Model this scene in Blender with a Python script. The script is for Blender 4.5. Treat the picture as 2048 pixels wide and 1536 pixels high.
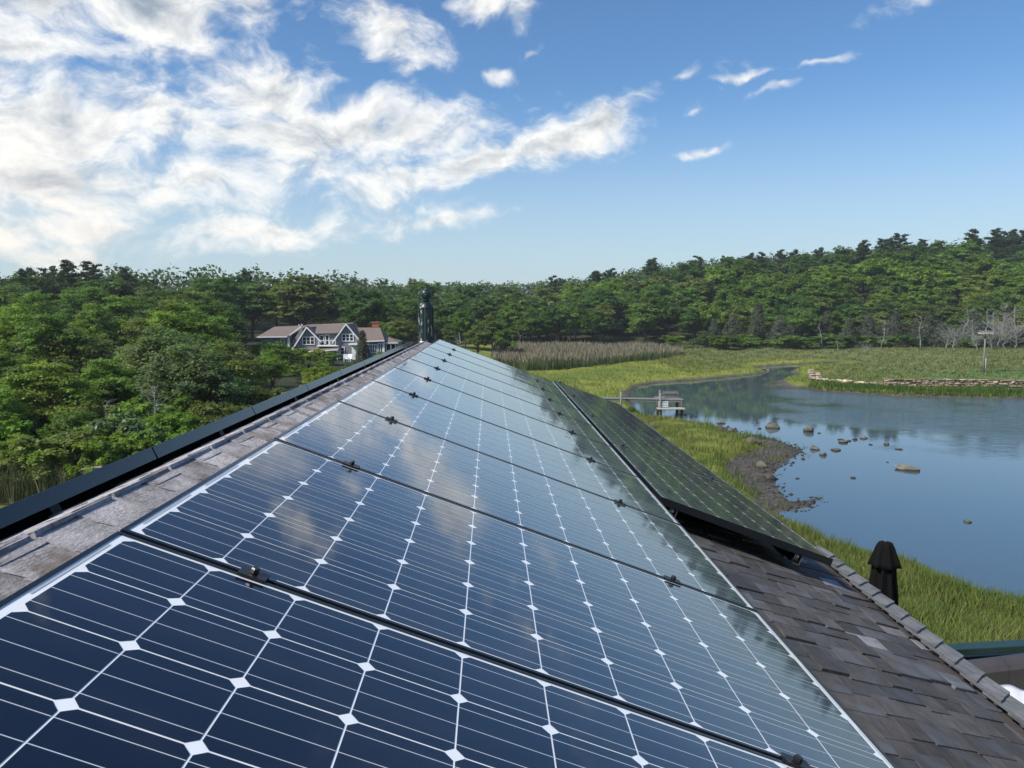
import bpy, bmesh, math, random
import numpy as np
from mathutils import Matrix, Vector

for o in list(bpy.data.objects):
    bpy.data.objects.remove(o)
SC = bpy.context.scene
COL = SC.collection
R = math.radians

# ------------------------------------------------------------------ camera
FPX, PITCH, YAW, HC = 1531.5, 0.0968, 0.0294, 10.0      # focal length in px of a 2048 px wide picture
cam_d = bpy.data.cameras.new('camera')
cam_d.sensor_width = 36.0
cam_d.lens = FPX / 2048 * 36.0
cam_d.clip_start = 0.05
cam_d.clip_end = 6000
cam = bpy.data.objects.new('camera', cam_d)
cam.location = (0, 0, HC)
cam.rotation_euler = (math.pi / 2 - PITCH, 0, -YAW)
COL.objects.link(cam)
SC.camera = cam

# ------------------------------------------------------------------ light
SUN_AZ, SUN_EL = R(-118), R(46)          # azimuth measured from +Y towards +X; the sun stands to the left
SKY_STRENGTH = 0.12
SUN_STRENGTH = 4.3
sv = SC.view_settings
sv.view_transform = 'Standard'
sv.look = 'None'
sv.exposure = 0.5
sv.gamma = 1.0
sv.use_curve_mapping = False
SC.cycles.max_bounces = 8
SC.cycles.transparent_max_bounces = 8
SC.cycles.caustics_reflective = False
SC.cycles.caustics_refractive = False

sun_d = bpy.data.lights.new('sun', 'SUN')
sun_d.energy = SUN_STRENGTH
sun_d.angle = R(7)          # veiled by thin cloud
sun_d.color = (1.0, 0.94, 0.83)
sun = bpy.data.objects.new('sun', sun_d)
to_sun = Vector((math.sin(SUN_AZ) * math.cos(SUN_EL), math.cos(SUN_AZ) * math.cos(SUN_EL), math.sin(SUN_EL)))
sun.rotation_euler = to_sun.to_track_quat('Z', 'Y').to_euler()
sun.location = (-30, 5, 40)
COL.objects.link(sun)


class NT:
    """small helper around a node tree"""
    def __init__(s, tree):
        s.t = tree
    def n(s, typ, **kw):
        nd = s.t.nodes.new(typ)
        for k, v in kw.items():
            setattr(nd, k, v)
        return nd
    def link(s, a, b):
        s.t.links.new(a, b)
    def put(s, sock, v):
        if v is None:
            return
        if isinstance(v, bpy.types.NodeSocket):
            s.t.links.new(v, sock)
        else:
            sock.default_value = v
    def math(s, op, a, b=None, c=None, clamp=False):
        nd = s.n('ShaderNodeMath', operation=op)
        nd.use_clamp = clamp
        s.put(nd.inputs[0], a); s.put(nd.inputs[1], b); s.put(nd.inputs[2], c)
        return nd.outputs[0]
    def vmath(s, op, a, b=None, scale=None):
        nd = s.n('ShaderNodeVectorMath', operation=op)
        s.put(nd.inputs[0], a); s.put(nd.inputs[1], b)
        if scale is not None:
            s.put(nd.inputs['Scale'], scale)
        return nd.outputs['Value'] if op in ('LENGTH', 'DOT_PRODUCT', 'DISTANCE') else nd.outputs[0]
    def noise(s, vec, scale, detail=4.0, rough=0.5, dist=0.0, dim='3D'):
        nd = s.n('ShaderNodeTexNoise', noise_dimensions=dim)
        s.put(nd.inputs['Vector'], vec)
        nd.inputs['Scale'].default_value = scale
        nd.inputs['Detail'].default_value = detail
        nd.inputs['Roughness'].default_value = rough
        nd.inputs['Distortion'].default_value = dist
        return nd.outputs[0]
    def ramp(s, fac, lo, hi, a=0.0, b=1.0, smooth=True):
        nd = s.n('ShaderNodeMapRange', interpolation_type='SMOOTHSTEP' if smooth else 'LINEAR')
        s.put(nd.inputs['Value'], fac)
        for k, v in (('From Min', lo), ('From Max', hi), ('To Min', a), ('To Max', b)):
            s.put(nd.inputs[k], v)
        return nd.outputs[0]
    def mix(s, fac, a, b, mode='MIX'):
        nd = s.n('ShaderNodeMix', data_type='RGBA', blend_type=mode)
        s.put(nd.inputs['Factor'], fac)
        for k, v in (('A', a), ('B', b)):
            sock = [i for i in nd.inputs if i.name == k and i.type == 'RGBA'][0]
            if isinstance(v, (tuple, list)) and len(v) == 3:
                v = (*v, 1.0)
            s.put(sock, v)
        return [o for o in nd.outputs if o.type == 'RGBA'][0]


# ------------------------------------------------------------------ sky with clouds
world = bpy.data.worlds.new('World')
SC.world = world
world.use_nodes = True
w = NT(world.node_tree)
world.node_tree.nodes.clear()
w_out = w.n('ShaderNodeOutputWorld')
w_bg = w.n('ShaderNodeBackground')
w_bg.inputs['Strength'].default_value = SKY_STRENGTH
w.link(w_bg.outputs[0], w_out.inputs[0])
world.cycles.sampling_method = 'MANUAL'
world.cycles.sample_map_resolution = 512
sky = w.n('ShaderNodeTexSky', sky_type='NISHITA')
sky.sun_disc = False
sky.sun_elevation = SUN_EL
sky.sun_rotation = SUN_AZ
sky.altitude = 10.0
sky.air_density = 1.0
sky.dust_density = 0.0
sky.ozone_density = 3.0

tc = w.n('ShaderNodeTexCoord')
sep = w.n('ShaderNodeSeparateXYZ')
w.link(tc.outputs['Generated'], sep.inputs[0])
az = w.math('ARCTAN2', sep.outputs[0], sep.outputs[1])
el = w.math('ARCSINE', sep.outputs[2])
pc = w.n('ShaderNodeCombineXYZ')
w.link(az, pc.inputs[0]); w.link(el, pc.inputs[1])
P = pc.outputs[0]
# warp of the sky coordinates, for ragged cloud outlines
wn = w.n('ShaderNodeTexNoise', noise_dimensions='3D')
w.link(tc.outputs['Generated'], wn.inputs['Vector'])
wn.inputs['Scale'].default_value = 9.0
wn.inputs['Detail'].default_value = 4.0
warp = w.vmath('SCALE', w.vmath('SUBTRACT', wn.outputs['Color'], (0.5, 0.5, 0.5)), scale=0.07)
PW = w.vmath('ADD', P, warp)
# (px, py, half-width px, half-height px, rotation deg, weight) of each cloud body; angles on the sky dome
BLOBS = [
    (90, 40, 330, 115, 0, 1.55), (330, 90, 120, 70, -10, 1.25), (60, 185, 220, 34, 6, .8),
    (180, 290, 360, 70, 3, 1.0), (540, 215, 130, 60, 4, 1.0), (640, 290, 380, 58, 4, 1.0),
    (1000, 325, 340, 40, 15, .98), (1200, 255, 130, 34, 24, 1.0), (150, 400, 380, 80, 0, .78), (430, 385, 320, 66, 10, .76),
    (560, 475, 330, 30, 6, .66), (870, 455, 170, 15, 8, .64), (60, 490, 230, 40, 5, .8), (160, 525, 90, 36, 0, .7),
    (800, 90, 90, 66, -15, 1.0), (520, 75, 44, 70, 10, .78), (1000, 158, 34, 14, 14, .66), (815, 178, 32, 12, 0, .66),
    (1490, 188, 60, 7, 5, .52), (1600, 184, 50, 6, 9, .46), (1555, 216, 32, 7, 8, .5), (1405, 313, 62, 8, 9, .58), (1355, 178, 34, 8, 5, .5),
    (1950, 50, 150, 18, 17, .86), (1075, 122, 30, 9, 14, .52), (1400, 243, 28, 7, 12, .5), (960, 40, 70, 22, 0, .55), (1040, 45, 30, 30, 0, .5),
    (620, 372, 70, 11, 5, .62), (2030, 25, 100, 22, 15, .85),
    # the cloud goes on left of the view, and loose cloud stands overhead and behind
    (-500, 200, 460, 170, 5, .95), (-1100, 330, 500, 140, -5, .85), (250, -300, 260, 50, 12, .48),
    (1900, -500, 300, 60, 15, .6), (2700, 150, 300, 40, 10, .65), (3300, -250, 500, 120, -8, .75), (-2300, 60, 600, 180, 4, .9), (4300, 200, 700, 130, 0, .8), (-3500, 250, 500, 120, 0, .85),
]
total = None
for (bx_, by_, hw, hh, rot, wt) in BLOBS:
    m = w.n('ShaderNodeMapping', vector_type='TEXTURE')
    w.link(PW, m.inputs['Vector'])
    m.inputs['Location'].default_value = (math.atan((bx_ - 979) / FPX) if -700 < bx_ < 2600 else (bx_ - 979) / FPX, math.atan((619 - by_) / FPX), 0)
    m.inputs['Rotation'].default_value = (0, 0, R(rot))
    m.inputs['Scale'].default_value = (hw / FPX, hh / FPX, 1)
    ln = w.vmath('LENGTH', m.outputs[0])
    v = w.math('MULTIPLY', w.math('SUBTRACT', 1.35, ln), wt)
    total = v if total is None else w.math('SMOOTH_MAX', total, v, 0.12)
mp = w.n('ShaderNodeMapping')
w.link(PW, mp.inputs['Vector'])
mp.inputs['Scale'].default_value = (1.05, 1.75, 1.0)
mp.inputs['Rotation'].default_value = (0, 0, R(-8))
n1 = w.noise(mp.outputs[0], 9.0, 9.0, 0.62, 0.3)
n2 = w.noise(mp.outputs[0], 26.0, 6.0, 0.6)
dens = w.math('ADD', total, w.math('MULTIPLY', w.math('SUBTRACT', n1, 0.52), 3.3))
dens = w.math('ADD', dens, w.math('MULTIPLY', w.math('SUBTRACT', n2, 0.5), 0.9))
alpha = w.ramp(dens, -0.12, 1.05)
alpha = w.math('MULTIPLY', alpha, 0.95)
# the lit side: the same noise a little nearer the sun
off = w.vmath('ADD', mp.outputs[0], (-0.010, 0.030, 0.0))
n1b = w.noise(off, 9.0, 9.0, 0.62, 0.3)
edge = w.math('MULTIPLY', w.math('SUBTRACT', n1, n1b), 3.6)
thick = w.ramp(dens, 0.60, 1.55)
lit = w.math('ADD', w.math('SUBTRACT', 0.90, w.math('MULTIPLY', thick, 0.66)), edge, clamp=True)
ccol = w.mix(lit, (2.15, 2.55, 3.05), (6.6, 6.5, 6.2))
# cloud low over the left horizon is warmer
warm = w.math('MULTIPLY', w.ramp(el, 0.24, 0.02), w.ramp(az, -0.15, -0.75))
ccol = w.mix(w.math('MULTIPLY', warm, 0.7), ccol, (7.4, 6.4, 5.3))
hs = w.n('ShaderNodeHueSaturation')
hs.inputs['Saturation'].default_value = 1.06
w.link(sky.outputs[0], hs.inputs['Color'])
skyc = w.mix(1.0, hs.outputs[0], (0.57, 0.715, 0.81), 'MULTIPLY')
skyc = w.mix(w.ramp(el, 0.28, 0.0, 0.0, 0.72), skyc, (3.35, 3.95, 4.3))       # pale summer haze low in the sky
w.link(w.mix(alpha, skyc, ccol), w_bg.inputs['Color'])

# ------------------------------------------------------------------ pixel <-> place (used to survey where things stand)
_F = np.array([math.sin(YAW) * math.cos(PITCH), math.cos(YAW) * math.cos(PITCH), -math.sin(PITCH)])
_R = np.array([math.cos(YAW), -math.sin(YAW), 0.0])
_U = np.cross(_R, _F)
def ray(px, py):
    return _F + _R * (px - 1024) / FPX + _U * (768 - py) / FPX
def onz(px, py, z=0.0):
    d = ray(px, py); t = (z - HC) / d[2]
    return Vector((d[0] * t, d[1] * t, z))
def aty(px, py, Y):
    d = ray(px, py); t = Y / d[1]
    return Vector((d[0] * t, Y, HC + d[2] * t))
def topix(p):
    q = np.array(p, float) - np.array([0, 0, HC])
    dep = q @ _F
    return 1024 + FPX * (q @ _R) / dep, 768 - FPX * (q @ _U) / dep

# ------------------------------------------------------------------ materials
def mat(name):
    m = bpy.data.materials.new(name)
    m.use_nodes = True
    m.node_tree.nodes.clear()
    t = NT(m.node_tree)
    out = t.n('ShaderNodeOutputMaterial')
    b = t.n('ShaderNodeBsdfPrincipled')
    t.link(b.outputs[0], out.inputs[0])
    return m, t, b, out
def simple(name, col, rough=0.6, var=0.15, scale=20.0, metal=0.0, spec=0.5, bump=0.0, objvar=0.0, stretch=None):
    m, t, b, out = mat(name)
    tcn = t.n('ShaderNodeTexCoord')
    v = tcn.outputs['Object']
    if stretch:
        mm = t.n('ShaderNodeMapping'); mm.inputs['Scale'].default_value = stretch
        t.link(v, mm.inputs[0]); v = mm.outputs[0]
    nz = t.noise(v, scale, 5.0, 0.6)
    f = t.ramp(nz, 0.25, 0.75, 1 - var, 1 + var, False)
    if objvar:
        oi = t.n('ShaderNodeObjectInfo')
        f = t.math('MULTIPLY', f, t.ramp(oi.outputs['Random'], 0, 1, 1 - objvar, 1 + objvar, False))
    c = t.vmath('SCALE', col, scale=f)
    t.link(c, b.inputs['Base Color'])
    b.inputs['Roughness'].default_value = rough
    b.inputs['Metallic'].default_value = metal
    b.inputs['Specular IOR Level'].default_value = spec
    if bump:
        bn = t.n('ShaderNodeBump'); bn.inputs['Strength'].default_value = bump; bn.inputs['Distance'].default_value = 0.01
        t.link(nz, bn.inputs['Height']); t.link(bn.outputs[0], b.inputs['Normal'])
    return m

M = {}
M['frame'] = simple('black_anodised', (0.008, 0.010, 0.014), 0.2, 0.1, 40, 0.0, 0.5)
M['matte'] = simple('matte_black', (0.006, 0.006, 0.007), 0.8, 0.1, 20, 0.0, 0.1)
M['rail'] = simple('raw_aluminium', (0.42, 0.42, 0.43), 0.35, 0.1, 60, 0.9)
M['clampm'] = simple('black_steel', (0.02, 0.02, 0.024), 0.35, 0.2, 60, 0.3)
M['green_paint'] = simple('dark_green_paint', (0.012, 0.035, 0.034), 0.35, 0.2, 8)
M['dark_board'] = simple('dark_brown_board', (0.05, 0.045, 0.048), 0.5, 0.2, 6)
M['canvas'] = simple('white_canvas', (0.74, 0.75, 0.77), 0.8, 0.04, 5)
M['black_cloth'] = simple('black_cloth', (0.0045, 0.0045, 0.005), 0.95, 0.25, 14, 0.0, 0.15)
M['white_trim'] = simple('white_trim', (0.72, 0.74, 0.76), 0.5, 0.05, 3)
M['grey_wall'] = simple('weathered_shingle_wall', (0.19, 0.20, 0.225), 0.85, 0.25, 3.0, stretch=(1, 1, 6))
M['brown_roof'] = simple('brown_roof_shingle', (0.15, 0.118, 0.105), 0.85, 0.25, 2.5, stretch=(1, 1, 5))
M['brick'] = simple('red_brick', (0.28, 0.10, 0.065), 0.85, 0.2, 6)
M['pane'] = simple('dark_window_glass', (0.02, 0.025, 0.028), 0.06, 0.1, 3)
M['grey_wood'] = simple('weathered_grey_wood', (0.17, 0.165, 0.16), 0.8, 0.3, 9, stretch=(1, 8, 8))
M['pale_wood'] = simple('pale_wood', (0.42, 0.40, 0.35), 0.8, 0.2, 9)
M['dark_pile'] = simple('wet_piling', (0.05, 0.05, 0.045), 0.7, 0.3, 6)
M['snag'] = simple('bleached_wood', (0.24, 0.235, 0.225), 0.85, 0.25, 5)
M['bark'] = simple('bark', (0.075, 0.062, 0.05), 0.9, 0.35, 7)
M['roofing'] = simple('roof_underlay', (0.06, 0.055, 0.055), 0.9, 0.2, 6)

def wood_shingle(name, base, pale, rough=0.85, grain=(60, 4, 60), objvar=0.35, bump=0.5, stain=None):
    m, t, b, out = mat(name)
    tcn = t.n('ShaderNodeTexCoord'); oi = t.n('ShaderNodeObjectInfo')
    v = t.vmath('ADD', tcn.outputs['Object'], t.vmath('SCALE', (7.1, 3.3, 5.7), scale=oi.outputs['Random']))
    mm = t.n('ShaderNodeMapping'); mm.inputs['Scale'].default_value = grain
    t.link(v, mm.inputs[0])
    g = t.noise(mm.outputs[0], 1.0, 6.0, 0.65, 0.6)
    blot = t.noise(v, 9.0, 4.0, 0.6)
    f = t.math('ADD', t.math('MULTIPLY', t.math('SUBTRACT', g, 0.5), 1.9), t.math('MULTIPLY', t.math('SUBTRACT', blot, 0.45), 1.6))
    f = t.math('ADD', f, 0.42, clamp=True)
    c = t.mix(f, base, pale)
    if stain:
        st = t.noise(v, 5.0, 3.0, 0.6)
        c = t.mix(t.ramp(st, 0.5, 0.68, 0, 0.75), c, stain)
    wn_ = t.n('ShaderNodeTexWhiteNoise', noise_dimensions='1D'); t.link(oi.outputs['Random'], wn_.inputs['W'])
    k = t.ramp(wn_.outputs[0], 0, 1, 1 - objvar, 1 + objvar, False)
    c = t.vmath('SCALE', c, scale=k)
    c2 = t.vmath('MULTIPLY', c, oi.outputs['Color'])
    t.link(c2, b.inputs['Base Color'])
    b.inputs['Roughness'].default_value = rough
    b.inputs['Specular IOR Level'].default_value = 0.3
    bn = t.n('ShaderNodeBump'); bn.inputs['Strength'].default_value = bump; bn.inputs['Distance'].default_value = 0.003
    t.link(g, bn.inputs['Height']); t.link(bn.outputs[0], b.inputs['Normal'])
    return m
M['ridge_wood'] = wood_shingle('ridge_cedar', (0.15, 0.138, 0.14), (0.52, 0.50, 0.51), grain=(170, 60, 60), objvar=0.14, bump=1.0, stain=(0.15, 0.115, 0.085))
M['field_wood'] = wood_shingle('field_cedar', (0.044, 0.041, 0.042), (0.094, 0.088, 0.088), grain=(70, 7, 60), objvar=0.20, bump=0.5, stain=(0.09, 0.10, 0.12))
M['cap_wood'] = wood_shingle('cap_cedar', (0.07, 0.075, 0.083), (0.17, 0.175, 0.188), grain=(90, 8, 60), objvar=0.15)

def glassy(b, rough=0.05):
    b.inputs['Coat Weight'].default_value = 1.0
    b.inputs['Coat Roughness'].default_value = rough
    b.inputs['Coat IOR'].default_value = 1.55
def glass_bump(t, b):
    g = t.n('ShaderNodeNewGeometry')
    nz = t.noise(g.outputs['Position'], 3.0, 2.0, 0.5)
    bn = t.n('ShaderNodeBump'); bn.inputs['Strength'].default_value = 0.05; bn.inputs['Distance'].default_value = 0.02
    t.link(nz, bn.inputs['Height']); t.link(bn.outputs[0], b.inputs['Coat Normal'])
    mm = t.n('ShaderNodeMapping'); mm.inputs['Scale'].default_value = (0.6, 2.2, 1.0); t.link(g.outputs['Position'], mm.inputs[0])
    film = t.noise(mm.outputs[0], 2.1, 6.0, 0.65, 0.6)
    t.link(t.ramp(film, 0.35, 0.75, 0.03, 0.10), b.inputs['Coat Roughness'])
    return t.ramp(film, 0.42, 0.78, 0.0, 0.045)

m, t, b, out = mat('silicon_cell')
tcn = t.n('ShaderNodeTexCoord'); sx = t.n('ShaderNodeSeparateXYZ'); t.link(tcn.outputs['Object'], sx.inputs[0])
oi = t.n('ShaderNodeObjectInfo')
fr = t.math('ABSOLUTE', t.math('SUBTRACT', t.math('FRACT', t.math('ADD', t.math('DIVIDE', sx.outputs[0], 0.052), 0.5)), 0.5))
bus = t.math('LESS_THAN', fr, 0.0155)
fg = t.math('ABSOLUTE', t.math('SUBTRACT', t.math('FRACT', t.math('DIVIDE', sx.outputs[1], 0.0024)), 0.5))
fing = t.math('LESS_THAN', fg, 0.055)
wn_ = t.n('ShaderNodeTexWhiteNoise', noise_dimensions='1D'); t.link(oi.outputs['Random'], wn_.inputs['W'])
base = t.vmath('SCALE', (0.0022, 0.0046, 0.015), scale=t.ramp(wn_.outputs[0], 0, 1, 0.8, 1.2, False))
c = t.mix(t.math('MULTIPLY', fing, 0.16), base, (0.16, 0.18, 0.22))
c = t.mix(bus, c, (0.55, 0.57, 0.60))
dust = t.noise(tcn.outputs['Object'], 240.0, 2.0, 0.6)
c = t.mix(t.ramp(dust, 0.70, 0.82, 0, 0.12), c, (0.3, 0.3, 0.3))
b.inputs['Roughness'].default_value = 0.2
b.inputs['Specular IOR Level'].default_value = 0.2
glassy(b); film = glass_bump(t, b)
c = t.mix(film, c, (0.42, 0.41, 0.40))       # thin film of dust
t.link(c, b.inputs['Base Color'])
M['cell'] = m
m, t, b, out = mat('white_backsheet')
b.inputs['Base Color'].default_value = (0.82, 0.85, 0.88, 1)
b.inputs['Roughness'].default_value = 0.6
glassy(b); glass_bump(t, b)
M['sheet'] = m

def leaf_mat(name, trans=0.45, rough=0.55):
    m, t, b, out = mat(name)
    at = t.n('ShaderNodeAttribute', attribute_name='Col')
    oi = t.n('ShaderNodeObjectInfo')
    c = t.vmath('MULTIPLY', at.outputs['Color'], oi.outputs['Color'])
    t.link(c, b.inputs['Base Color'])
    b.inputs['Roughness'].default_value = rough
    b.inputs['Specular IOR Level'].default_value = 0.25
    tr = t.n('ShaderNodeBsdfTranslucent')
    t.link(t.vmath('MULTIPLY', c, (1.15, 1.25, 0.6)), tr.inputs['Color'])
    mx = t.n('ShaderNodeMixShader'); mx.inputs[0].default_value = trans
    t.link(b.outputs[0], mx.inputs[1]); t.link(tr.outputs[0], mx.inputs[2]); t.link(mx.outputs[0], out.inputs[0])
    return m
M['leaf'] = leaf_mat('leaf')
M['grass'] = leaf_mat('grass_blade', 0.25, 0.6)

m, t, b, out = mat('boulder')
tcn = t.n('ShaderNodeTexCoord'); oi = t.n('ShaderNodeObjectInfo'); geo_ = t.n('ShaderNodeNewGeometry')
v = t.vmath('ADD', geo_.outputs['Position'], t.vmath('SCALE', (9, 4, 2), scale=oi.outputs['Random']))
nz = t.noise(v, 2.2, 7.0, 0.68); nz2 = t.noise(v, 9.0, 5.0, 0.65)
c = t.mix(t.ramp(nz, 0.3, 0.7), (0.060, 0.055, 0.045), (0.20, 0.18, 0.155))
c = t.mix(t.ramp(nz2, 0.35, 0.75, 0, 0.5), c, (0.05, 0.05, 0.035))
sz = t.n('ShaderNodeSeparateXYZ'); t.link(geo_.outputs['Position'], sz.inputs[0])
c = t.mix(t.ramp(sz.outputs[2], 0.13, 0.05), c, (0.025, 0.024, 0.016))     # tide stain
c = t.vmath('MULTIPLY', c, oi.outputs['Color'])
t.link(c, b.inputs['Base Color']); b.inputs['Roughness'].default_value = 0.85
bn = t.n('ShaderNodeBump'); bn.inputs['Strength'].default_value = 0.7; bn.inputs['Distance'].default_value = 0.05
t.link(nz2, bn.inputs['Height']); t.link(bn.outputs[0], b.inputs['Normal'])
M['rock'] = m

# ------------------------------------------------------------------ object helpers
def link(o, parent=None):
    COL.objects.link(o)
    if parent is not None:
        o.parent = parent
    return o
def tag(o, label=None, cat=None, group=None, kind=None):
    if label: o['label'] = label
    if cat: o['category'] = cat
    if group: o['group'] = group
    if kind: o['kind'] = kind
    return o
def empty(name, loc=(0, 0, 0), rot=None):
    o = bpy.data.objects.new(name, None)
    o.empty_display_size = 0.2
    o.location = loc
    if rot is not None:
        o.rotation_euler = rot
    return link(o)
def thing(name, label, cat, loc=(0, 0, 0), rotz=0, group=None):
    return tag(empty(name, loc, (0, 0, rotz)), label, cat, group)

class MB:
    """collects simple solids; build() links them as one mesh object"""
    def __init__(s):
        s.v = []; s.f = []
    def add(s, verts, faces):
        k = len(s.v)
        s.v += [tuple(p) for p in verts]
        s.f += [tuple(i + k for i in f) for f in faces]
        return s
    def box(s, c, size, mtx=None):
        x, y, z = (d / 2 for d in size)
        vs = [Vector((sx_ * x, sy_ * y, sz_ * z)) for sx_ in (-1, 1) for sy_ in (-1, 1) for sz_ in (-1, 1)]
        vs = [(mtx @ p if mtx else p) + Vector(c) for p in vs]
        return s.add(vs, [(0, 1, 3, 2), (4, 6, 7, 5), (0, 4, 5, 1), (2, 3, 7, 6), (0, 2, 6, 4), (1, 5, 7, 3)])
    def beam(s, a, b_, wd, ht, up=(0, 0, 1)):
        a = Vector(a); b_ = Vector(b_); d = (b_ - a); L = d.length; d.normalize()
        sd = d.cross(Vector(up)); sd.normalize(); u2 = sd.cross(d)
        m3 = Matrix((d, sd, u2)).transposed()
        return s.box((a + b_) / 2, (L, wd, ht), m3)
    def prism(s, poly, a, b_):
        """poly: list of 3-D points (a planar outline); extruded by the vector b_-a"""
        n = len(poly); off = Vector(b_) - Vector(a)
        vs = [Vector(p) for p in poly] + [Vector(p) + off for p in poly]
        fs = [tuple(range(n - 1, -1, -1)), tuple(range(n, 2 * n))] + [(i, (i + 1) % n, n + (i + 1) % n, n + i) for i in range(n)]
        return s.add(vs, fs)
    def tube(s, pts, rad, sides=6):
        k = len(s.v); pts = [Vector(p) for p in pts]
        ref = Vector((0.31, 0.17, 0.93))
        for i, p in enumerate(pts):
            d = (pts[min(i + 1, len(pts) - 1)] - pts[max(i - 1, 0)]).normalized()
            a = d.cross(ref)
            if a.length < 1e-3: a = d.cross(Vector((1, 0, 0)))
            a.normalize(); b2 = d.cross(a)
            r = rad[i] if isinstance(rad, (list, tuple)) else rad
            for j in range(sides):
                th = 2 * math.pi * j / sides
                s.v.append(tuple(p + a * (r * math.cos(th)) + b2 * (r * math.sin(th))))
        n = len(pts)
        for i in range(n - 1):
            for j in range(sides):
                s.f.append((k + i * sides + j, k + i * sides + (j + 1) % sides, k + (i + 1) * sides + (j + 1) % sides, k + (i + 1) * sides + j))
        s.f.append(tuple(k + j for j in range(sides - 1, -1, -1)))
        s.f.append(tuple(k + (n - 1) * sides + j for j in range(sides)))
        return s
    def lathe(s, prof, c=(0, 0, 0), sides=16, wob=None):
        k = len(s.v); c = Vector(c)
        for (r, z) in prof:
            for j in range(sides):
                th = 2 * math.pi * j / sides
                rr = r * (wob(th, z) if wob else 1)
                s.v.append(tuple(c + Vector((rr * math.cos(th), rr * math.sin(th), z))))
        n = len(prof)
        for i in range(n - 1):
            for j in range(sides):
                s.f.append((k + i * sides + j, k + i * sides + (j + 1) % sides, k + (i + 1) * sides + (j + 1) % sides, k + (i + 1) * sides + j))
        s.f.append(tuple(k + j for j in range(sides - 1, -1, -1)))
        s.f.append(tuple(k + (n - 1) * sides + j for j in range(sides)))
        return s
    def mesh(s, name, material, smooth=False):
        me = bpy.data.meshes.new(name)
        me.from_pydata(s.v, [], s.f)
        me.materials.append(material)
        if smooth:
            me.shade_smooth()
        me.update()
        return me
    def build(s, name, material, parent=None, smooth=False, bevel=0.0):
        o = bpy.data.objects.new(name, s.mesh(name, material, smooth))
        link(o, parent)
        if bevel:
            bv = o.modifiers.new('bevel', 'BEVEL'); bv.width = bevel; bv.segments = 2; bv.limit_method = 'ANGLE'
        return o
def inst(name, me, parent=None, loc=(0, 0, 0), mtx=None, color=None):
    o = bpy.data.objects.new(name, me)
    if mtx is not None:
        o.matrix_local = mtx
    else:
        o.location = loc
    if color is not None:
        o.color = color
    return link(o, parent)
def quads(name, V, C, material, per=4):
    """V: (n, per, 3) polygon corners, C: (n, 3) colour of each"""
    n = len(V)
    me = bpy.data.meshes.new(name)
    me.vertices.add(n * per); me.vertices.foreach_set('co', np.ascontiguousarray(V, np.float32).ravel())
    me.loops.add(n * per); me.loops.foreach_set('vertex_index', np.arange(n * per, dtype=np.int32))
    me.polygons.add(n); me.polygons.foreach_set('loop_start', np.arange(0, n * per, per, dtype=np.int32))
    me.update(calc_edges=True)
    ca = me.color_attributes.new('Col', 'FLOAT_COLOR', 'POINT')
    cc = np.ones((n * per, 4), np.float32); cc[:, :3] = np.repeat(C, per, 0)
    ca.data.foreach_set('color', cc.ravel())
    me.materials.append(material)
    me.update()
    return me

# ================================================================== GROUND AND WATER
WATER = [(18.0, 24.4), (17.3, 25.2), (16.9, 26.4), (16.9, 27.7), (16.1, 28.8), (15.4, 29.5), (15.2, 30.2), (14.7, 30.8), (14.7, 32.3), (14.6, 33.2), (14.1, 34.4),
         (14.0, 36.5), (14.9, 37.0), (16.2, 37.7), (17.2, 38.9), (17.3, 39.5), (16.2, 38.8), (15.7, 39.1), (16.1, 41.5), (16.6, 43.3), (17.7, 46.2), (18.8, 48.0), (20.1, 49.9),
         (22.2, 53.1), (22.3, 55.5), (22.0, 57.9), (21.5, 59.6), (20.1, 60.4), (20.8, 63.2), (20.1, 64.4), (18.7, 66.1), (17.7, 68.0), (16.6, 68.9), (15.5, 68.9), (14.6, 72.0),
         (14.5, 75.2), (15.7, 84.1), (16.4, 90.2), (19.6, 99.0), (23.3, 104.1), (29.1, 107.3), (34.4, 110.7), (37.8, 114.0), (44.7, 121.0), (45.7, 131.3), (55.7, 138.3), (64, 141),
         (64, 137), (54.8, 133.3), (48.8, 122.5), (46.3, 113.7), (38.0, 104.0), (36.0, 100.7), (37.0, 95.6), (39.6, 94.4), (44.6, 89.6), (47.5, 87.4), (52.2, 86.0), (60.4, 84.2),
         (80, 82), (150, 76), (210, 40), (180, -40), (90, -20), (45, 4), (24, 18.5)]
_W = np.array(WATER, float)
def shore_sd(x, y):
    """distance to the water's edge, positive on land"""
    x = np.asarray(x, float); y = np.asarray(y, float)
    best = np.full(x.shape, 1e9); inside = np.zeros(x.shape, bool)
    n = len(_W)
    for i in range(n):
        ax, ay = _W[i]; bx, by = _W[(i + 1) % n]
        dx, dy = bx - ax, by - ay
        t_ = np.clip(((x - ax) * dx + (y - ay) * dy) / (dx * dx + dy * dy), 0, 1)
        best = np.minimum(best, np.hypot(x - ax - t_ * dx, y - ay - t_ * dy))
        cross = ((ay > y) != (by > y)) & (x < (bx - ax) * (y - ay) / (by - ay + 1e-12) + ax)
        inside ^= cross
    return np.where(inside, -best, best)
def sstep(a, b, v):
    t_ = np.clip((v - a) / (b - a), 0, 1)
    return t_ * t_ * (3 - 2 * t_)
def wob(x, y, f=1.0, seed=0.0):
    """cheap smooth noise, about -1..1"""
    x = x * f + seed; y = y * f - seed * 1.7
    return (np.sin(x * 1.0 + 1.3 * np.sin(y * 0.7 + seed)) + np.sin(y * 1.13 + 1.7 * np.sin(x * 0.61)) + 0.6 * np.sin(x * 2.3 - y * 1.9 + seed) + 0.4 * np.sin(x * 4.1 + y * 3.7)) / 2.6
SKY_X = [-400, 0, 60, 180, 250, 330, 500, 600, 700, 800, 900, 1000, 1080, 1180, 1300, 1400, 1500, 1600, 1700, 1800, 1900, 2000, 2200, 2600]
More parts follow.
